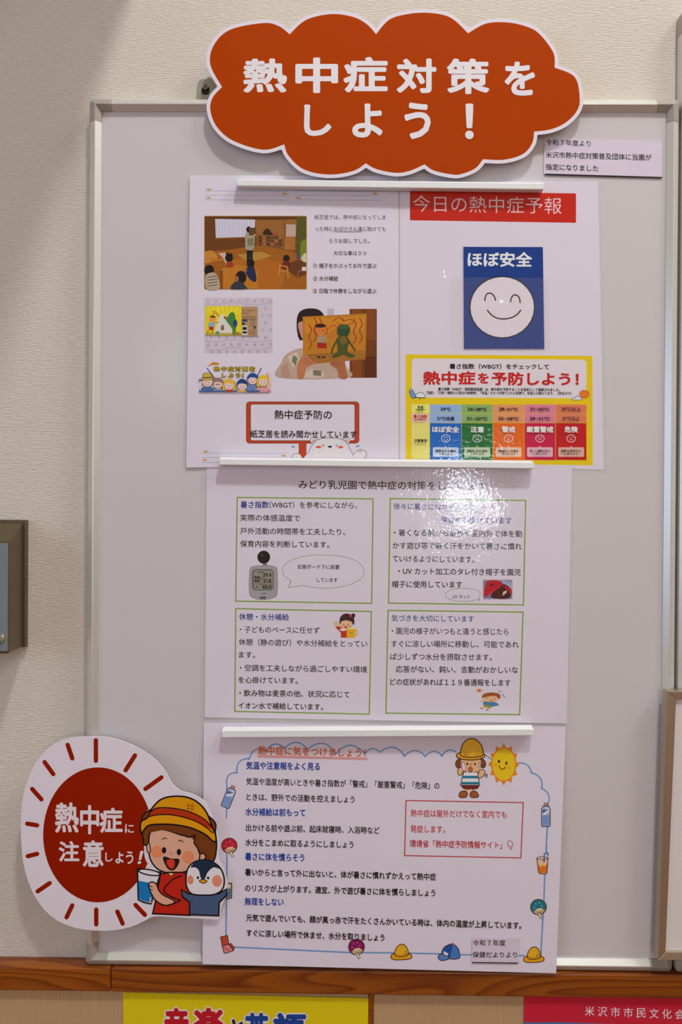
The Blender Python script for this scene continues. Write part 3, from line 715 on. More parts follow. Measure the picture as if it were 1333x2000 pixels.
head(425,545,30,(36,70,130),'s',(96,120,170)); head(145,558,32,(150,150,156),'bald',(70,100,150),(196,160,60)); head(210,572,29,(140,110,96),'s',(150,160,186)); head(490,556,30,(214,178,50),'long',(206,140,150)); head(278,580,30,(212,170,44),'long',(190,50,50)); head(360,582,30,(36,56,110),'s',(210,170,60))
a.line([(102,612),(100,580),(112,558)],7,SK); a.line([(520,600),(532,550),(522,505)],9,SK,smooth=True); a.ell(522,500,9,10,SK); a.line([(197,572),(222,572)],3,O_); a.rect(100,610,524,621,(70,90,140)); a.rect(260,606,300,621,(180,50,46)); a.rect(470,606,520,621,(206,140,150)); a.rect(330,610,384,621,(206,168,60))
a.ell(95,548,5,7,(90,110,160))
a.build('family_illustration', T1)
# sign board and bear
a = Art(sh1, Z3); OR=(176,58,26)
a.rr(384,680,1086,940,22,(50,24,20)); a.rr(387,683,1083,937,20,OR); a.rr(410,695,1060,924,14,(60,26,20)); a.rr(413,698,1057,921,12,PAPER); a.rect(712,930,756,1037,OR); a.line([(712,938),(712,1037)],2.5,(50,24,20)); a.line([(756,938),(756,1037)],2.5,(50,24,20))
GO=(96,84,84); WB=(210,202,206)
a.ospl([(672,1037),(672,1015),(690,1003),(715,1005),(728,1020),(730,1037)],WB,GO,3)
for c_ in ((806,922),(1004,922)): a.oell(*c_,24,20,WB,GO,3); a.ell(c_[0],c_[1]+2,14,11,(200,150,150))
a.ospl([(760,1038),(775,990),(800,940),(840,912),(905,906),(970,912),(1010,940),(1035,990),(1046,1038)],WB,GO,3.2)
a.ospl([(1046,1020),(1062,992),(1095,978),(1126,990),(1130,1012),(1112,1036),(1060,1042)],WB,GO,3.2); a.ell(1092,990,14,10,(204,170,170)); a.rect(1040,1022,1100,1040,WB)
a.ell(833,962,17,8,(206,90,70)); a.ell(971,963,17,8,(206,90,70)); a.ell(904,960,13,6,(30,22,24))
for s_,x in ((1,862),(-1,946)): a.line([(x-6*s_,947),(x+7*s_,953),(x-6*s_,959)],3,(30,22,24))
for x,y in ((800,978),(838,996),(794,1010),(974,936),(1010,970),(984,992)): a.ell(x,y,6,8,(170,186,206)); a.ell(x,y,4,6,WB)
a.ell(676,960,12,5,(120,150,170),20); a.ell(1076,956,13,5,(120,150,170),-20)
a.build('bear_and_signboard_print', T1, 'orange signboard held by a sweating white bear')
a = Art(sh1, Z3, start=60); a.text('熱中症予防の',560,760,916,762,60,INK,.011); a.text('紙芝居を読み聞かせしています',410,880,1070,884,50,INK,.011)
a.build('signboard_text', T1)

# ================================================================== TOP RIGHT POSTER
d2 = lambda x, y: .0126
sh2 = Sheet(d2, 'lam')
T2 = paper('poster', 'laminated upright poster on the upper right with red title bar and yellow heat chart', [(782,352),(1169,354),(1180,918),(782,904)], sh2, PAPER, [(775,346),(1177,349),(1188,924),(775,908)])
a = Art(sh2, (770,340,.3226)); a.poly([(97,102),(1103,117),(1103,295),(97,280)],(184,30,16)); a.build('red_title_bar', T2)
a = Art(sh2, (770,340,.3226), start=3); a.text('今日の熱中症予報',114,178,1016,192,108,(222,190,194),-.004); a.build('title_text', T2)
# yellow chart
a = Art(sh2, (770,680,.3226)); YE=(222,184,8)
a.poly([(70,38),(1202,47),(1204,710),(70,692)],YE)
a.poly([(108,78),(122,62),(1150,70),(1166,84),(1166,292),(1150,304),(120,298),(107,284)],WHT)
a.build('chart_frame', T2)
a = Art(sh2, (770,680,.3226), start=4)
a.text('暑さ指数（WBGT）をチェックして',336,110,940,113,34,INK,.03)
a.text('熱中症',176,181,495,181,84,(184,22,22),.036); a.text('を',508,181,575,182,72,(184,22,22),.036); a.text('予防しよう！',590,184,1120,188,82,(184,22,22),.036)
a.text('暑さ指数（WBGT：湿球黒球温度）は、熱中症を予防することを目的として提案されました。',268,247,1005,252,20,INK,.02)
a.text('「湿度」「日射・輻射など周辺の熱環境」「気温」の３つを取り入れた指標で、気温とは異なります。（単位は℃）',196,269,1075,273,19,INK,.015)
a.build('heading_text', T2)
a = Art(sh2, (770,680,.3226), start=4)
cols=[(218,409),(411,598),(601,788),(791,978),(981,1166)]
light=[(134,164,206),(128,162,96),(212,140,94),(206,116,140),(206,112,84)]; dark=[(8,92,176),(8,98,36),(212,92,16),(186,14,62),(180,12,22)]
a.rect(106,340,216,393,(226,212,110)); a.rect(106,396,216,451,(230,190,170)); a.rect(106,453,216,676,(222,204,110))
for (x0,x1),l_,d_ in zip(cols,light,dark):
    a.poly([(x0,341),(x1,342),(x1,394),(x0,393)],l_); a.poly([(x0,396),(x1,397),(x1,452),(x0,451)],l_); a.poly([(x0,453),(x1,455),(x1,678),(x0,676)],d_)
for (x0,x1),l_,d_ in zip(cols,light,dark):
    c_=(x0+x1)/2; a.line(a.epts(c_,547,26,22),3.4,(216,206,210),True); a.rr(c_-78,600,c_+78,658,8,tuple(min(225,int(v*.5+108)) for v in l_)); a.poly([(c_-8,602),(c_,590),(c_+8,602)],tuple(min(225,int(v*.5+108)) for v in l_))
fc=(216,206,210)
c_=313; a.line([(301,541),(306,537),(311,541)],2.6,fc); a.line([(316,541),(321,537),(326,541)],2.6,fc); a.line([(302,551),(314,560),(326,551)],3,fc,smooth=True)
c_=504; a.line([(496,538),(496,544)],2.8,fc); a.line([(512,538),(512,544)],2.8,fc); a.line([(494,558),(504,552),(514,558)],3,fc,smooth=True); a.line([(488,530),(488,538)],3,fc)
a.ell(686,541,2.6,3.4,fc); a.ell(703,541,2.6,3.4,fc); a.line(a.epts(694,556,5,5),2.6,fc,True)
for x in (877,893): a.line([(x-4,537),(x+3,541),(x-4,545)] if x<880 else [(x+4,537),(x-3,541),(x+4,545)],2.6,fc)
a.line([(876,557),(885,552),(894,557)],3,fc,smooth=True); a.line([(1062,541),(1070,541)],2.8,fc); a.line([(1078,541),(1086,541)],2.8,fc); a.line([(1064,557),(1074,553),(1084,557)],3,fc,smooth=True)
a.build('heat_table', T2)
a = Art(sh2, (770,680,.3226), start=70)
for (x0,x1),s1_,s2_,w_,t1,t2 in zip(cols,('24℃','24~28℃','28~31℃','31~35℃','35℃以上'),('21℃未満','21~25℃','25~28℃','28~31℃','31℃以上'),('ほぼ安全','注意','警戒','厳重警戒','危険'),
    ('適度水分を補給','積極的に水分を補給','積極的に休息を','激しい運動は中止','運動は原則中止'),('しましょう','しましょう','取りましょう','しましょう','しましょう')):
    c_=(x0+x1)/2; w2=58 if len(s1_)>4 else 31
    a.text(s1_,c_-w2,367,c_+w2,370,25,(26,18,30),.03); w2=62 if len(s2_)>5 else 52
    a.text(s2_,c_-w2,424,c_+w2,427,25,(26,18,30),.03); w2=len(w_)*20.5
    a.text(w_,c_-w2,491,c_+w2,493,38,(222,214,218),.035)
    a.text(t1,c_-62,621,c_+62,622,15,INK,.02); a.text(t2,c_-40,638,c_+40,639,15,INK,.02)
a.text('気温',142,357,178,357,17,INK,.03); a.text('（参考）',134,373,186,373,13,INK,.02); a.text('暑さ指数',118,412,202,413,20,(184,22,22),.035); a.text('（WBGT）',126,431,196,431,14,(184,22,22),.02); a.text('注意事項',122,559,200,560,20,INK,.03)
a.build('table_text', T2)
a = Art(sh2, (770,680,.3226), start=4); BL=(30,26,40)
a.opoly([(92,262),(112,252),(134,290),(122,306),(106,300)],(100,140,190),BL,3); a.opoly([(92,250),(104,245),(110,255),(97,262)],(200,200,206),BL,3); a.build('bottle_print', T2); a = Art(sh2, (770,680,.3226), start=20)
a.ospl([(134,296),(140,276),(160,268),(182,278),(188,298)],(206,214,206),BL,3); a.line([(130,298),(186,302)],3.4,BL); a.line([(155,300),(155,314)],3,BL); a.build('hat_print', T2); a = Art(sh2, (770,680,.3226), start=4)
for i in range(10):
    t_=2*pi*i/10; a.poly([(1153+40*cos(t_),279+33*sin(t_)),(1153+24*cos(t_+.24),279+20*sin(t_+.24)),(1153+24*cos(t_-.24),279+20*sin(t_-.24))],(210,96,24))
a.oell(1153,279,27,22,(222,110,30),(150,40,16),2.5); a.ospl([(1080,312),(1084,300),(1098,300),(1106,290),(1124,294),(1136,304),(1132,314)],(206,200,208),BL,2.5)
a.build('sun_and_cloud_print', T2)

# blue face card in its clear pocket
t = empty('face_card', P(984,683,.0134), 'blue card with a white smiling face in a clear pocket on the upper right poster', 'card')
mb = MB(); quad_slab(mb, [(906,482),(1061,482.5),(1064,681),(907,681)], .0134, .0004, mat((10,52,126),'lam')); mb.build('blue_card', t)
s_ = Sheet(.0134,'lam'); a = Art(s_, (770,340,.3226)); a.oell(656,806,196,186,(214,204,214),(34,22,20),7)
a.line([(551,766),(555,738),(570,722),(592,724),(608,742),(615,764)],8,(34,22,20),smooth=True); a.line([(707,773),(712,748),(728,732),(748,736),(760,752),(765,778)],8,(34,22,20),smooth=True); a.line([(566,824),(590,852),(625,872),(670,877),(715,868),(748,848),(768,824)],8,(34,22,20),smooth=True)
a.build('smiling_face', t)
a = Art(s_, (770,340,.3226)); a.text('ほぼ安全',446,516,838,518,92,(222,214,224),.03); a.build('lettering', t)
mb = MB(); quad_slab(mb, [(881,541),(1073,543),(1076,684),(880,682)], .0142, .0002, clear_film('pocket_film',(235,230,238),.006)); mb.build('clear_pocket', t)

# ================================================================== MIDDLE POSTER
d3 = plane(.0130, c=.002, x0=750, y0=900)
sh3 = Sheet(d3, 'lam')
T3 = paper('poster', 'wide laminated poster in the middle with four green-framed text boxes', [(404,908),(1118,912),(1108,1413),(400,1401)], sh3, PAPER, [(394,904),(1127,908),(1114,1420),(393,1407)])
M1=(390,900,.27757); M2=(740,900,.28507); M3=(390,1170,.27757); M4=(740,1170,.28507); GR=(122,150,62); BLU=(14,46,124)
a = Art(sh3, M1); a.line([(265,258),(1222,268),(1212,1003),(255,988)],9,GR,True); a.build('green_box_outline', T3); a = Art(sh3, M2); a.line([(80,259),(1008,272),(993,988),(68,975)],9,GR,True); a.build('green_box_outline', T3)
a = Art(sh3, M3); a.line([(255,68),(1210,88),(1195,810),(248,791)],9,GR,True); a.build('green_box_outline', T3); a = Art(sh3, M4); a.line([(65,78),(990,90),(967,792),(50,782)],9,GR,True); a.build('green_box_outline', T3)
a = Art(sh3, M1)
a.text('みどり乳児園で熱中症の対策をしています',697,166,2014,179,66,INK,.011)
a.build('title_text', T3); a = Art(sh3, M1); a.text('（WBGT）を参考にしながら、',492,309,1110,314,50,INK,.011); a.text('実際の体感温度で',286,400,708,404,50,INK,.011)
a.text('戸外活動の時間帯を工夫したり、',286,493,1026,501,50,INK,.011); a.text('保育内容を判断しています。',286,583,914,590,50,INK,.011)
a.build('body_text', T3); a = Art(sh3, M1); a.text('玄関ポーチ下に設置',688,746,986,748,34,INK,.012); a.text('しています',826,838,972,839,34,INK,.012); a.build('bubble_text', T3); a = Art(sh3, M2)
for s_,x0,y0,x1,y1 in (('・暑くなる前から散歩や室内外で体を動',104,492,984,500),('かす遊び等で軽く汗をかいて暑さに慣れ',96,580,982,587),('ていけるようにしています。',96,670,655,676),('・UV カット加工のタレ付き帽子を園児',134,755,975,764),('帽子に使用しています',92,845,573,848)):
    a.text(s_,x0,y0,x1,y1,50,INK,.011)
a.build('body_text', T3); a = Art(sh3, M2); a.text('UV カット',507,930,626,931,33,INK,.01); a.build('bubble_text', T3); a = Art(sh3, M3)
for s_,x0,y0,x1,y1 in (('・子どものペースに任せず',284,214,845,221),('休憩（静の遊び）や水分補給をとってい',276,302,1182,316),('ます。',276,391,392,393),('・空調を工夫しながら過ごしやすい環境',284,483,1180,496),('を心掛けています。',274,568,692,574),('・飲み物は麦茶の他、状況に応じて',280,660,1056,672),('イオン水で補給しています。',272,748,870,759)):
    a.text(s_,x0,y0,x1,y1,50,INK,.011)
a.build('body_text', T3); a = Art(sh3, M4)
for s_,x0,y0,x1,y1 in (('・園児の様子がいつもと違うと感じたら',90,218,890,224),('すぐに涼しい場所に移動し、可能であれ',86,306,962,312),('ば少しずつ水分を摂取させます。',80,394,776,399),('　応答がない、鈍い、言動がおかしいな',118,480,956,486),('どの症状があれば１１９番通報をします',78,567,905,574)):
    a.text(s_.strip('　'),x0,y0,x1,y1,50,INK,.011)
a.build('body_text', T3)
a = Art(sh3, M1); a.text('暑さ指数',288,308,488,309,52,BLU,.02); a.build('blue_heading', T3); a = Art(sh3, M2); a.text('徐々に暑さになれるように',102,312,660,318,48,BLU,.008); a.text('保育を心掛けています',424,405,912,411,50,BLU,.008); a.build('blue_heading', T3)
a = Art(sh3, M3); a.text('休憩・水分補給',278,124,630,128,50,BLU,.016); a.build('blue_heading', T3); a = Art(sh3, M4); a.text('気づきを大切にしています',88,130,654,136,48,BLU,.01); a.build('blue_heading', T3)
a = Art(sh3, M1); gl=(100,124,70)
e_=[(620,892),(646,848),(604,815),(584,785),(590,750),(620,715),(680,686),(760,668),(870,663),(980,670),(1075,692),(1135,730),(1156,780),(1140,825),(1080,862),(990,888),(880,896),(790,889),(728,877)]
a.line([e_[0],e_[1]]+catmull(e_[1:],False,5)+[e_[0]],3.2,gl,cap=False); a.build('speech_bubble', T3)
a = Art(sh3, M2); e_=[(696,956),(684,938),(696,915),(684,893),(640,878),(575,873),(510,880),(466,900),(458,920),(475,942),(520,958),(590,964),(650,958),(665,950)]
a.line([e_[0],e_[1]]+catmull(e_[1:],False,5)+[e_[0]],3,gl,cap=False); a.build('speech_bubble', T3)
a = Art(sh3, M1)
a.ell(470,738,6,26,(120,112,112)); a.rect(448,715,462,745,(90,84,84)); a.ospl([(352,790),(362,752),(400,740),(500,738),(540,752),(548,790),(548,920),(530,960),(450,978),(372,962),(350,920)],(150,146,152),(110,104,110),3,5)
a.ell(452,678,45,46,(28,22,22)); a.ell(440,662,14,12,(50,42,42)); a.rr(370,762,522,912,26,(92,88,90)); a.rr(380,770,516,906,18,(134,128,116))
a.text('29.4',446,802,506,803,34,(26,22,22),.03); a.text('31.8',450,844,504,845,34,(26,22,22),.03); a.text('65.0',444,884,508,885,34,(26,22,22),.03)
a.line([(412,782),(452,782)],4,(40,34,34),cap=False)
for yy in (820,846): a.rect(386,yy-8,404,yy+8,(70,62,58)); a.rect(407,yy-8,425,yy+8,(70,62,58))
a.line([(384,832),(516,832)],1.5,(70,62,58)); a.line([(384,866),(516,866)],1.5,(70,62,58)); a.line([(428,828),(442,828)],3,(50,44,44)); a.line([(428,868),(442,868)],3,(50,44,44)); a.ell(402,888,8,3,(50,44,44),-30)
a.line([(435,934),(472,931)],3,(70,64,66)); 
for k in range(4): a.rect(428+k*10,955,434+k*10,971,(24,20,20))
a.build('heat_meter_print', T3, 'grey heat meter with a black globe')
a = Art(sh3, M2); a.rr(713,812,920,952,14,(176,160,180)); a.rect(720,820,912,944,(110,112,140)); a.poly([(840,820),(912,830),(912,880),(860,850)],(150,156,176)); a.spl([(724,930),(728,870),(745,825),(800,818),(838,830),(845,850),(800,880),(760,910)],(176,22,40)); a.spl([(770,925),(800,880),(845,845),(890,860),(912,900),(890,942),(800,944)],(70,26,22)); a.line([(740,925),(790,888),(842,852)],10,(190,30,50)); a.spl([(842,852),(900,870),(914,900),(905,915),(880,880)],(176,20,44)); a.poly([(850,925),(852,900),(880,885),(876,905)],(196,180,160)); a.line([(765,850),(772,856),(790,845)],8,(70,20,40)); a.line([(770,862),(776,848)],7,(70,20,40)); a.line([(826,870),(828,935)],2.5,(120,60,50)); a.build('red_cap_photo_print', T3, 'photo of a red sun cap with neck flap')
a = Art(sh3, M3); SK=(224,170,130)
a.poly([(962,205),(985,190),(1010,212),(1040,215),(1038,272),(994,272),(996,235)],(176,50,36)); a.line([(968,196),(1000,230)],20,(176,50,36)); a.spl([(946,165),(958,158),(975,162),(980,180),(968,194),(952,190)],SK); 
for k in range(3): a.line([(960,178),(948+k*10,158)],6,SK)
a.ell(1032,178,42,38,SK); a.spl([(986,180),(990,130),(1020,104),(1058,106),(1086,130),(1090,172),(1078,180),(1070,160),(1030,150),(1000,158)],(60,30,34)); a.ell(1082,116,15,15,(60,30,34)); a.ell(1064,118,9,9,(190,50,40))
a.ell(1016,180,3,4,(50,26,26)); a.ell(1046,180,3,4,(50,26,26)); a.ell(1006,192,7,5,(226,130,100)); a.ell(1060,192,7,5,(226,130,100)); a.spl([(1018,190),(1030,194),(1042,190),(1036,204),(1024,204)],(190,60,50))
a.poly([(1036,214),(1100,208),(1096,272),(1036,274)],(222,160,36)); a.line([(1098,216),(1114,232),(1108,250),(1094,252)],7,(222,160,36),smooth=True); a.line([(1056,232),(1066,238),(1078,232)],3,(80,40,20),smooth=True); a.ell(1068,210,32,6,(236,196,80)); a.ell(1098,258,8,8,SK); a.ell(1010,216,24,9,(220,200,204))
a.build('girl_with_cup_illustration', T3)
a = Art(sh3, M4)
for i in range(8): t_=2*pi*i/8; a.line([(690+14*cos(t_),627+10*sin(t_)),(690+26*cos(t_),627+17*sin(t_))],3,(206,120,90))
a.ell(690,627,13,10,(212,96,50)); a.ell(710,699,14,6,(204,160,130),-20); a.spl([(722,704),(770,700),(812,712),(830,732),(815,730),(770,738),(720,724)],(60,120,150)); a.poly([(722,722),(775,736),(766,752),(716,738)],(150,140,60)); a.line([(722,742),(706,748)],7,SK); a.line([(752,750),(744,758)],7,SK); a.line([(700,748),(712,752)],6,(110,90,110)); a.line([(738,758),(752,761)],6,(110,90,110)); a.ell(824,730,8,5,SK)
a.ell(768,680,58,26,SK); a.spl([(708,676),(722,650),(770,640),(822,648),(836,668),(826,684),(800,664),(748,668)],(150,74,30)); a.line([(738,682),(752,678)],3,(60,30,26)); a.line([(788,686),(802,684)],3,(60,30,26)); a.ell(770,696,12,3,(150,60,50))
a.ell(832,634,14,8,(180,170,176)); a.ell(852,658,5,7,(110,140,190),40); a.ell(862,672,7,4,(110,140,190))
a.build('tired_child_illustration', T3)

# ================================================================== BOTTOM POSTER
d4 = plane(.0134, c=.0395, x0=750, y0=1425)
sh4 = Sheet(d4, 'lam')
T4 = paper('poster', 'lowest wide laminated poster with a blue cloud border, hanging over the wooden rail', [(398,1411),(1106,1419),(1087,1901),(396,1883)], sh4, PAPER, None)
B1=(390,1400,.27757); B2=(740,1400,.28507); B3=(390,1640,.27757); B4=(740,1640,.28507); LB=(104,142,190)
a = Art(sh4, B1)
def tolocal(z,pts,zz): return [((z[0]+x*z[2]-zz[0])/zz[2],(z[1]+y*z[2]-zz[1])/zz[2]) for x,y in pts]
arc=[]
def arcs(cusps, bulge):
    o=[]
    for i in range(len(cusps)-1):
        (x0,y0),(x1,y1)=cusps[i],cusps[i+1]; dx,dy=x1-x0,y1-y0; b=bulge[i] if isinstance(bulge,list) else bulge
        for k in range(9):
            t_=k/8; s_=math.sin(pi*t_)**.8 if 0<t_<1 else 0; o.append((x0+dx*t_+dy*b*s_, y0+dy*t_-dx*b*s_))
    return o
a.line([(188,715),(192,640),(193,480)],11,LB,cap=False)
a.line(arcs([(193,480),(265,393),(352,295),(470,240),(600,222),(760,232),(960,262),(1165,262),(1270,250)],.30),10,LB,cap=False)
q=[(1270,250)]+tolocal(B2,[(178,270),(320,272),(436,268),(535,245)],B1); a.line(arcs(q,.28),10,LB,cap=False)
q=tolocal(B2,[(735,262),(770,290)],B1); a.line(q,9,LB); q=tolocal(B2,[(955,318),(1048,385),(1118,492),(1162,595)],B1); a.line(arcs(q,.24),10,LB,cap=False)
q=tolocal(B2,[(1162,590),(1156,760),(1148,930)],B1); a.line(q,11,LB,cap=False)
a.tf(*B4); a.line([(1152,0),(1150,90)],11,LB,cap=False); a.line([(1140,225),(1134,400),(1126,540),(1112,800)],11,LB,cap=False)
a.tf(*B3); a.line([(193,100),(190,420),(186,690)],11,LB,cap=False); q=[(240,756),(1050,794)]+tolocal(B4,[(80,775),(410,782),(560,788),(1000,795)],B3); a.line(q,11,LB,cap=False)
a.build('blue_cloud_border', T4)
a = Art(sh4, B1, start=14); ORG=(200,84,30)
a.text('熱中症に気をつけましょう！',412,236,1170,254,66,ORG,.022); a.line([(410,274),(1182,292)],5,ORG,cap=False); a.line([(410,283),(1182,301)],4,ORG,cap=False); a.build('title_text', T4)
for z_,s_,x0,y0,x1,y1 in ((B1,'気温や注意報をよく見る',328,342,848,350),(B1,'水分補給は前もって',322,668,746,676),(B3,'暑さに体を慣らそう',320,118,738,128),(B3,'無理をしない',318,434,592,440)):
    a = Art(sh4, z_, start=14); a.text(s_,x0,y0,x1,y1,58,(18,58,142),.028); a.build('blue_heading', T4)
a = Art(sh4, B1)
for s_,x0,y0,x1,y1 in (('気温や湿度が高いときや暑さ指数が「警戒」「厳重警戒」「危険」の',328,454,1690,486),('ときは、野外での活動を控えましょう',330,564,1092,582),('出かける前や遊ぶ前、起床就寝時、入浴時など',326,780,1268,800),('水分をこまめに取るようにしましょう',322,884,1084,900)): a.text(s_,x0,y0,x1,y1,54,INK,.020)
a.tf(*B3)
for s_,x0,y0,x1,y1 in (('暑いからと言って外に出ないと、体が暑さに慣れずかえって熱中症',320,228,1665,262),('のリスクが上がります。適宜、外で遊び暑さに体を慣らしましょう',320,340,1660,376),('元気で遊んでいても、顔が真っ赤で汗をたくさんかいている時は、体内の温度が上昇しています。',328,548,2266,604),('すぐに涼しい場所で休ませ、水分を取りましょう',330,656,1302,690)): a.text(s_,x0,y0,x1,y1,54,INK,.020)
a.build('body_text', T4)
a = Art(sh4, B2); RE=(170,24,28)
a.line([(188,574),(992,588),(975,967),(178,951)],7,RE,True); a.text('熱中症は屋外だけでなく室内でも',220,660,878,670,54,RE,.014); a.text('発症します。',218,767,456,772,54,RE,.014); a.text('環境省「熱中症予防情報サイト」',214,868,846,880,54,RE,.014)
a.line([(884,868),(890,852),(904,850),(916,862),(920,882),(912,886),(914,904),(904,906),(902,888),(888,886),(884,868)],4,RE,smooth=True)
a.build('red_text_box', T4)
# border clip art
BR=(70,36,24)
a = Art(sh4, B1)
def bottle(a,cx,cy,L,W,rot,z):
    a.tf(*z); cr,sr=cos(radians(rot)),sin(radians(rot)); T=lambda pts:[(cx+x*cr-y*sr,cy+x*sr+y*cr) for x,y in pts]
    h=L/2; a.opoly(T([(-W*.5,-h*.5),(-W*.36,-h*.72),(-W*.2,-h*.76),(W*.2,-h*.76),(W*.36,-h*.72),(W*.5,-h*.5),(W*.5,h*.9),(W*.42,h),(-W*.42,h),(-W*.5,h*.9)]),(150,172,208),BR,6)
    a.poly(T([(-W*.42,0),(W*.42,0),(W*.42,h*.9),(-W*.42,h*.9)]),(112,140,190)); a.poly(T([(-W*.4,-h*.35),(W*.1,-h*.6),(W*.4,-h*.6),(W*.4,-h*.3),(-W*.1,h*.02),(-W*.4,h*.02)]),(206,206,218)); a.poly(T([(-W*.4,-h*.45),(W*.4,-h*.5),(-W*.4,-h*.1)]),(70,96,150)); a.opoly(T([(-W*.2,-h*.78),(-W*.2,-h),(W*.2,-h),(W*.2,-h*.78)]),(196,140,110),BR,4)
for q in ((208,562,160,62,22,B1),(1147,672,160,58,0,B2)): a = Art(sh4, start=12); bottle(a,*q); a.build('drink_bottle_print', T4)
def fan(a,cx,cy,r,col_,z,hx=14):
    a.tf(*z); a.oell(cx,cy,r,r*.98,col_,BR,6); lt=tuple(min(220,v+36) for v in col_)
    for dx,dy in ((-.35,-.4),(.1,-.55),(.4,-.15),(-.5,.05)): a.ell(cx+dx*r,cy+dy*r,r*.14,r*.12,lt)
    a.poly([(cx-r*.62,cy+r*.62),(cx-r*.2,cy+r*.22),(cx+r*.35,cy+r*.12),(cx+r*.8,cy+r*.4),(cx+r*.4,cy+r*.85),(cx-r*.1,cy+r*.95)],(214,190,150))
    for k in range(5): a.line([(cx+hx,cy+r*.95),(cx-r*.5+k*r*.3,cy+r*.5-k*r*.06)],3.5,BR)
    a.line([(cx+hx-4,cy+r*.85),(cx+hx+8,cy+r*1.35)],19,BR); a.line([(cx+hx-4,cy+r*.85),(cx+hx+8,cy+r*1.35)],11,(226,206,176))
for q, lb in (((210,907,54,(176,26,50),B1),'red round fan'),((1105,755,56,(122,22,84),B3,10),'purple round fan'),((1096,462,54,(32,108,122),B4,10),'teal round fan')):
    a = Art(sh4, start=12); fan(a,*q); a.build('round_fan_print', T4, lb)
def hat(a,cx,cy,w_,z):
    a.tf(*z); a.ospl([(cx-w_,cy+26),(cx-w_*.85,cy+6),(cx-w_*.4,cy),(cx+w_*.4,cy-2),(cx+w_*.85,cy+6),(cx+w_,cy+28),(cx+w_*.6,cy+42),(cx-w_*.5,cy+46),(cx-w_*.9,cy+38)],(210,150,28),BR,6); a.ospl([(cx-w_*.62,cy+12),(cx-w_*.5,cy-32),(cx-w_*.15,cy-58),(cx+w_*.25,cy-58),(cx+w_*.55,cy-32),(cx+w_*.66,cy+8),(cx,cy+24)],(216,160,34),BR,6); a.line([(cx-w_*.6,cy+4),(cx,cy+16),(cx+w_*.62,cy)],4,(150,96,20),smooth=True); a.line(a.epts(cx+w_*.42,cy-4,9,10),3,BR,True)
for q in ((156,778,72),(1064,796,70)): a = Art(sh4, start=12); hat(a,*q,B4); a.build('straw_hat_print', T4)
a = Art(sh4, B4, start=12); a.ospl([(436,786),(444,745),(475,722),(510,716),(545,745),(556,790),(552,812),(500,818)],(60,112,180),BR,6); a.spl([(440,780),(450,744),(478,724),(508,718),(490,790),(486,806)],(26,76,150)); a.line([(508,718),(494,760),(490,812)],4,BR,smooth=True); a.ospl([(440,784),(412,792),(410,812),(430,828),(470,822),(488,808)],(76,120,180),BR,6); a.ell(511,715,9,7,(150,80,30)); a.poly([(448,764),(478,780),(472,796),(444,782)],(206,210,222)); a.build('blue_cap_print', T4)
a = Art(sh4, B4, start=12); a.opoly([(1086,130),(1162,122),(1154,228),(1140,236),(1104,232),(1096,222)],(214,176,140),BR,6); a.poly([(1092,172),(1156,168),(1150,226),(1138,230),(1106,228),(1100,220)],(206,108,24)); a.oell(1124,126,38,9,(222,200,186),BR,5); a.ell(1112,176,12,10,(226,170,110)); a.ell(1138,172,11,10,(230,180,126)); a.line([(1134,150),(1138,96),(1158,92),(1160,104)],11,(50,90,150)); a.line([(1136,120),(1140,97),(1157,94)],5,(110,150,200)); a.build('iced_drink_print', T4)
a = Art(sh4, B3, start=12); a.opoly([(148,685),(196,674),(206,735),(160,748)],(176,66,46),BR,6); a.opoly([(160,748),(206,735),(244,762),(238,782),(182,800),(172,796)],(204,120,124),BR,6); a.opoly([(206,735),(222,730),(246,760),(236,776)],(180,62,48),BR,5); a.line([(170,760),(210,782)],5,(150,40,40)); a.line([(215,742),(232,766)],4,BR); a.build('red_flask_print', T4)
a = Art(sh4, B3, start=12); a.opoly([(194,308),(226,306),(226,410),(192,418)],(176,166,110),BR,7); a.poly([(192,345),(220,345),(220,406),(192,410)],(78,112,150)); a.rect(196,318,218,338,(204,200,180)); a.build('drink_glass_print', T4)
# sun and sweating child
a = Art(sh4, B2, start=12); pts=[]
for i in range(36):
    t_=2*pi*i/36; rr_=1.0 if i%3==0 else .78 if i%3 in (1,2) else .8
    k_={0:1.0,1:.82,2:.80}[i%3]; pts.append((858+108*k_*cos(t_),326+146*k_*sin(t_)))
a.poly(pts,(216,122,22)); a.ell(858,326,78,110,(222,180,20)); a.ell(825,306,9,11,(70,34,24)); a.ell(876,318,8,11,(70,34,24)); a.ell(804,330,11,9,(222,140,40)); a.ell(892,350,10,9,(222,140,40)); a.line([(828,334),(834,352),(848,360),(862,354),(868,342)],6,(90,40,20),smooth=True); a.build('smiling_sun_print', T4, 'yellow smiling sun with orange rays')
a = Art(sh4, B2, start=12); SK=(222,166,122); HR=(120,64,36)
for s_ in (-1,1):
    x=631+s_*95; a.ospl([(631+s_*70,290),(x,300),(x+s_*8,330),(x-s_*6,350),(631+s_*72,340)],HR,BR,6)
for x in (598,644): a.rect(x-14,480,x+16,525,SK)
a.ospl([(552,535),(565,512),(598,510),(608,530),(600,550),(570,554),(554,548)],(150,80,40),BR,6); a.ospl([(684,535),(668,512),(640,512),(626,530),(634,550),(664,554),(682,548)],(150,80,40),BR,6)
a.opoly([(566,470),(690,470),(680,490),(640,498),(632,488),(622,498),(580,490)],(110,30,30),BR,5); a.opoly([(582,378),(680,378),(692,470),(562,470)],(214,208,212),BR,6)
for y in (404,446): a.poly([(578-(y-378)*.1,y),(684+(y-378)*.08,y),(687+(y-378)*.08,y+18),(574-(y-378)*.1,y+18)],(24,112,140))
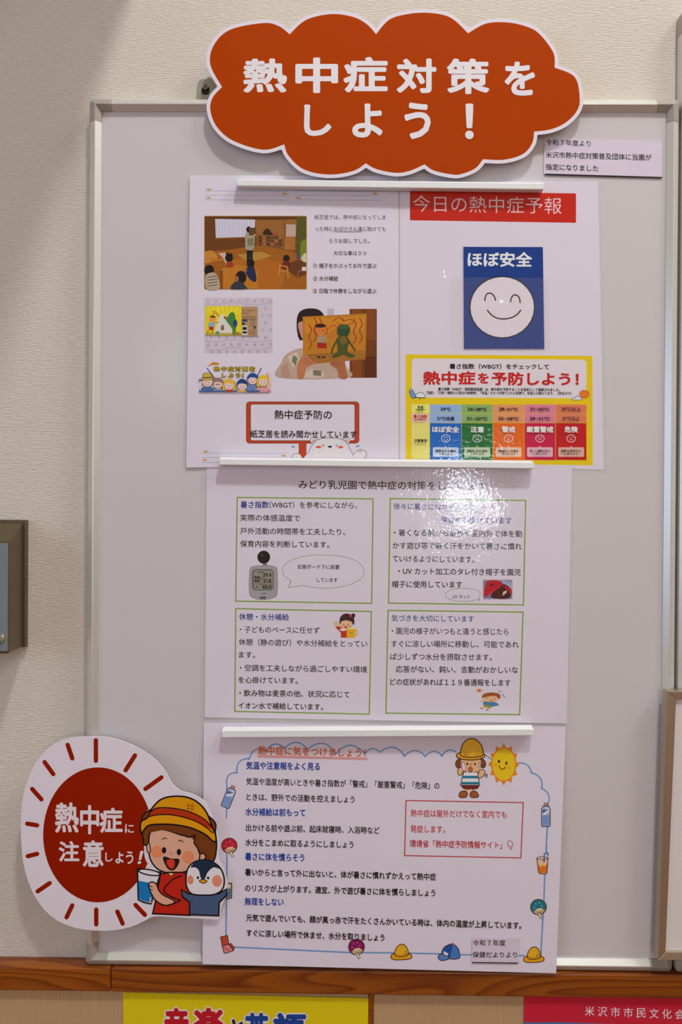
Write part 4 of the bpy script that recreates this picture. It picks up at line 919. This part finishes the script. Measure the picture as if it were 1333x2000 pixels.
a.spl([(566,300),(580,290),(682,290),(700,300),(700,345),(680,372),(630,380),(585,372),(565,345)],SK); a.ospl([(572,395),(552,400),(542,380),(548,355),(572,345),(585,365),(578,380)],SK,BR,5); a.ospl([(686,380),(698,362),(724,366),(728,390),(705,416),(684,415)],SK,BR,5)
a.ospl([(570,318),(580,310),(600,345),(590,372),(574,360)],(214,190,204),BR,3); a.ell(608,322,6,9,(50,26,20)); a.ell(661,324,6,9,(50,26,20)); a.ell(632,326,14,9,(226,130,90)); a.oell(630,362,13,18,(190,90,80),BR,4); a.ospl([(690,312),(700,330),(696,345),(686,340)],(190,200,216),BR,3)
a.oell(631,266,98,30,(214,154,34),BR,7); a.ospl([(562,258),(570,205),(595,165),(631,150),(670,158),(704,195),(718,250),(700,270),(631,278),(575,270)],(218,160,36),BR,7)
for i in range(26): x=random.choice([random.uniform(575,620),random.uniform(655,705)]); y=random.uniform(232,268); a.ell(x,y,3.2,2.2,(120,70,24))
for k in range(2): a.line([(728+k*12,402),(736+k*10,390),(732+k*12,416)],3.5,BR)
a.build('sweating_child_print', T4, 'child in yellow hat and striped shirt')
# little paper slip stuck on the poster
sx = lambda x,y: d4(x,y)+.0008
t = empty('paper_slip', P(968,1882,d4(968,1880)+.001), 'small lilac paper slip stuck on the bottom right of the lowest poster', 'paper slip')
mb = MB(); quad_slab(mb, [(923,1831.5),(1015,1833),(1013,1882),(922.5,1880.5)], sx, .0001, mat((198,182,198),'matte')); mb.build('paper', t)
a = Art(Sheet(sx,'matte'), B4); a.text('令和７年度',646,706,870,708,44,INK,.014); a.text('保健だよりより',644,788,950,790,44,INK,.014); a.poly([(642,838),(956,842),(956,849),(642,845)],(20,12,14)); a.build('lettering', t)

# ================================================================== MAGNETIC BARS
M_bar = mat((250, 232, 240), 'plastic')
def bar(label, l, r, back, th=.0088):
    """l, r: (x, ytop, ybottom) of the front face at both ends; one straight profile with a slanting lip"""
    t = empty('magnetic_bar', P((l[0] + r[0]) / 2, (l[2] + r[2]) / 2, back), label, 'magnetic bar', 'white magnetic bars holding the posters')
    f = back + th
    mb = MB(); F = [P(l[0], l[1], f), P(l[0], l[2], f), P(r[0], r[2], f), P(r[0], r[1], f)]
    B = [Vector((p.x, -back, p.z)) for p in F]
    B[0].z += .0018; B[3].z += .0018
    mb.slab(F, B, M_bar); mb.build('strip', t, bevel=.0007)
    mb = MB(); g = [Vector((p.x, -back - .0012, p.z)) for p in F]; h = [Vector((p.x, -back - .00005, p.z)) for p in F]
    for q in (g, h):
        for i, s in ((0, 1), (3, 1)): q[i].z += .0022
    mb.slab(g, h, mat((205, 195, 200), 'plastic')); mb.build('magnet_backing', t)
bar('uppermost white magnetic bar, across the two upright posters below the cloud sign', (462.5,350,363), (1063,357,370), .0142)
bar('middle white magnetic bar, along the top of the green-boxed poster', (428,896,908), (1044,903,915.5), .0148)
bar('lowest white magnetic bar, along the top of the blue-bordered poster', (433.5,1427,1441), (1043,1424,1437), .0150)

# ================================================================== SUN SIGN
out = [(480,58),(560,62),(640,82),(740,125),(840,190),(910,270),(950,340),(1000,385),(1080,410),(1150,455),(1192,540),(1218,630),(1238,700),(1232,775),(1240,815),(1264,860),(1283,930),(1288,985),(1268,1040),(1248,1100),(1242,1148),(1215,1165),(1100,1159),(950,1150),(840,1148),(780,1175),(700,1210),(600,1230),(480,1232),(350,1212),(230,1155),(140,1060),(80,940),(45,800),(33,620),(42,450),(75,320),(130,205),(210,118),(290,76),(380,60)]
Z6 = (30,1420,.3226)
ds = lambda x, y: .0250 + .003 * min(1, abs(x - 240) / 160)
t = empty('sun_sign', P(245,1818,.025), 'white sun-shaped sign with a red disc, child and penguin, at the lower left corner', 'sign')
o_ = catmull(out, True, 4); mb = MB()
W_ = [(Z6[0]+x*Z6[2], Z6[1]+y*Z6[2]) for x, y in o_]
# fan of quads keeps the gently curled card smooth
fr = [P(x, y, .0250) for x, y in reversed(W_)]; bk = [Vector((p.x, -.0236, p.z)) for p in fr]
mb.slab(fr, bk, mat((212,202,212),'sheen')); mb.build('backing_card', t)
sh = Sheet(.0250,'sheen')
a = Art(sh, Z6); RS=(136,24,0)
a.poly(a.epts(500,653,332,409,0,64),RS); a.build('red_disc', t)
for x0,y0,x1,y1 in ((317,108,345,190),(488,80,488,205),(725,172,668,262),(885,305,788,375),(177,212,230,285),(102,375,158,438),(72,585,132,595),(75,782,132,768),(208,945,135,995),(345,1080,310,1152),(490,1105,490,1195),(618,1117,650,1190),(728,1077,785,1137)): a = Art(sh, Z6); a.line([(x0,y0),(x1,y1)],27,RS); a.build('ray', t)
a = Art(sh, Z6, start=3); LW=(216,200,206)
for ch,r,b_ in (('熱',(240,456,385,640),.03),('中',(392,472,508,650),.03),('症',(510,488,650,642),.03),('に',(664,588,718,642),.02),('注',(262,690,388,815),.03),('意',(408,685,535,848),.03),('し',(545,760,590,815),.02),('ょ',(606,756,655,826),.02),('う',(670,752,715,830),.02)):
    a.glyph(ch,*r,LW,b_)
a.glyph('！',738,750,760,830,LW,.03,shear=18); a.build('lettering', t, 'white rounded Japanese lettering')
K=(24,18,20); SK=(206,156,134)
a = Art(sh, Z6, start=3)
a.spl([(800,500),(830,640),(860,800),(820,840),(780,760)],WHT)
a.ospl([(765,560),(775,680),(800,720),(1000,760),(1180,820),(1218,740),(1212,640),(1195,560),(1000,440),(820,500)],(110,56,22),K,9)
a.ospl([(822,632),(900,622),(1010,655),(1075,668),(1110,740),(1120,790),(1080,850),(1010,880),(930,884),(860,858),(818,800),(808,720)],SK,K,9)
a.poly([(810,640),(850,600),(1000,640),(1080,668),(1100,700),(1050,660),(900,622)],(110,56,22))
a.poly([(1032,668),(1088,655),(1082,700),(1120,750),(1112,775),(1180,700),(1190,640),(1100,600),(1000,620)],(110,56,22)); a.line([(1020,655),(1050,668),(1090,655),(1082,702),(1105,735),(1118,772)],8,K)
a.ospl([(1118,775),(1135,765),(1152,778),(1148,800),(1120,815)],SK,K,8); a.ospl([(798,712),(812,705),(818,752),(806,762),(797,745)],SK,K,6)
a.ospl([(765,640),(757,600),(765,570),(800,548),(830,490),(880,440),(950,420),(1040,425),(1110,460),(1160,520),(1190,600),(1212,650),(1215,690),(1195,690),(1150,650),(1060,610),(950,590),(850,590),(800,600)],(208,140,16),K,10)
a.poly([(818,515),(850,492),(950,492),(1060,515),(1140,555),(1186,600),(1190,622),(1130,590),(1050,555),(950,532),(860,532),(812,540)],(170,46,18)); a.line([(818,515),(860,490),(960,492),(1060,515),(1140,555),(1186,600)],7,K,smooth=True); a.line([(808,543),(860,532),(950,532),(1050,555),(1130,590),(1196,640)],7,K,smooth=True)
for q in ([(1050,462),(1046,505)],[(1072,462),(1068,508)],[(1036,474),(1084,480)],[(1034,492),(1082,497)]): a.line(q,5,(150,84,20))
a.ell(858,755,38,36,(224,130,90)); a.ell(1046,788,36,38,(224,130,90)); a.ell(901,746,13,19,K); a.ell(991,757,13,19,K)
a.line([(890,680),(904,672),(918,676)],5,K,smooth=True); a.line([(990,690),(1004,686),(1016,696)],5,K,smooth=True); a.ell(942,764,8,6,(196,120,100))
a.ospl([(900,788),(945,800),(988,802),(985,830),(960,862),(930,858),(908,825)],(60,20,20),K,7); a.spl([(915,812),(945,800),(965,815),(958,855),(932,850)],(196,56,40))
a.build('child_head_print', t, 'smiling child in a yellow hat with red band')
a = Art(sh, Z6, start=50)
a.opoly([(880,888),(930,880),(1020,880),(1060,900),(1058,1140),(832,1130),(848,1060),(866,960)],(178,36,24),K,9); a.line([(1010,900),(950,925),(900,985),(930,1020),(1000,1050)],8,K,smooth=True); a.poly([(925,884),(960,886),(945,905)],(206,190,120)); a.line([(925,884),(943,905),(962,886)],4,K)
a.opoly([(740,858),(882,880),(855,960),(822,1070),(780,1062),(745,1045)],(208,206,216),K,9); a.poly([(745,930),(845,950),(820,1062),(780,1055),(750,1040)],(22,112,176)); a.oell(812,880,66,16,(214,206,216),K,8,10)
a.ospl([(808,950),(825,938),(848,945),(858,960),(870,990),(900,1020),(960,1050),(950,1075),(900,1078),(850,1050),(825,1010),(812,980)],SK,K,8); a.line([(812,962),(830,968)],5,K); a.line([(815,982),(832,985)],5,K); a.line([(816,1035),(820,1062)],9,SK)
a.poly([(866,1072),(930,1084),(985,1060),(1052,1050),(1052,1132),(838,1126)],(178,36,24)); a.line([(850,1050),(900,1080),(960,1068),(1000,1050)],8,K,smooth=True)
a.build('child_body_print', t)
a = Art(sh, Z6, start=90)
NV=(30,44,66); NB=(66,84,116)
a.opoly([(1005,985),(1050,1010),(1230,1010),(1282,980),(1278,1020),(1235,1062),(1232,1142),(1056,1136),(1056,1062),(1015,1030)],NB,K,9)
a.ospl([(1034,920),(1044,860),(1080,820),(1140,804),(1200,820),(1245,860),(1265,920),(1255,980),(1210,1012),(1140,1018),(1070,1010),(1040,970)],(214,206,212),K,9)
a.spl([(1062,850),(1090,818),(1140,805),(1195,820),(1238,858),(1200,850),(1165,880),(1150,915),(1136,926),(1122,910),(1112,870),(1090,850)],NV)
a.ell(1060,926,20,28,(212,130,106)); a.ell(1222,932,30,36,(212,130,106)); a.ell(1106,912,7,9,K); a.ell(1168,914,7,9,K); a.ospl([(1114,932),(1136,922),(1162,934),(1138,946)],(206,140,30),K,5)
a.build('penguin_print', t, 'small navy penguin with pink cheeks')

# ================================================================== LOWER POSTERS
sh = Sheet(.0152,'sheen')
t = empty('poster', P(480,2150,.0146), 'yellow poster below the wooden rail, red and blue letters cut by the frame', 'poster')
mb = MB(); quad_slab(mb, [(240.5,1938),(720,1950),(717,2330),(243,2330)], .0152, .0005, mat((206,184,12),'matte')); mb.build('paper', t)
sh = Sheet(.0152,'matte'); a = Art(sh)
for ch,r,c_ in (('音',(321,1968,369,2036),(176,20,34)),('楽',(377,1968,438,2038),(176,20,34)),('と',(452,1990,476,2030),(30,24,40)),('英',(478,1978,526,2044),(24,60,136)),('語',(534,1978,600,2044),(24,60,136))):
    a.glyph(ch,r[0]-3,r[1]-3,r[2]+3,r[3]+3,(214,204,206),.10)
for ch,r,c_ in (('音',(321,1968,369,2036),(176,20,34)),('楽',(377,1968,438,2038),(176,20,34)),('と',(452,1990,476,2030),(30,24,40)),('英',(478,1978,526,2044),(24,60,136)),('語',(534,1978,600,2044),(24,60,136))):
    a.glyph(ch,*r,c_,.045)
a.build('lettering', t)
t = empty('poster', P(1200,2150,.0146), 'crimson poster with white letters at the bottom right corner', 'poster')
mb = MB(); quad_slab(mb, [(1024.5,1944),(1480,1944),(1480,2330),(1020,2330)], .0152, .0005, mat((186,30,52),'matte')); mb.build('paper', t)
sh = Sheet(.0152,'matte'); a = Art(sh, (880,1750,.33983)); a.poly([(420,728),(620,726),(840,733),(1000,738),(1700,740),(1700,1700),(410,1700)],(56,110,160)); a.build('blue_print', t)
a = Art(sh, (880,1750,.33983), start=3)
for i,ch in enumerate('米沢市市民文化会館'): x=775+i*74; a.glyph(ch,x,634+i*2.6,x+54,690+i*2.6,(216,196,206),.008)
a.build('lettering', t)
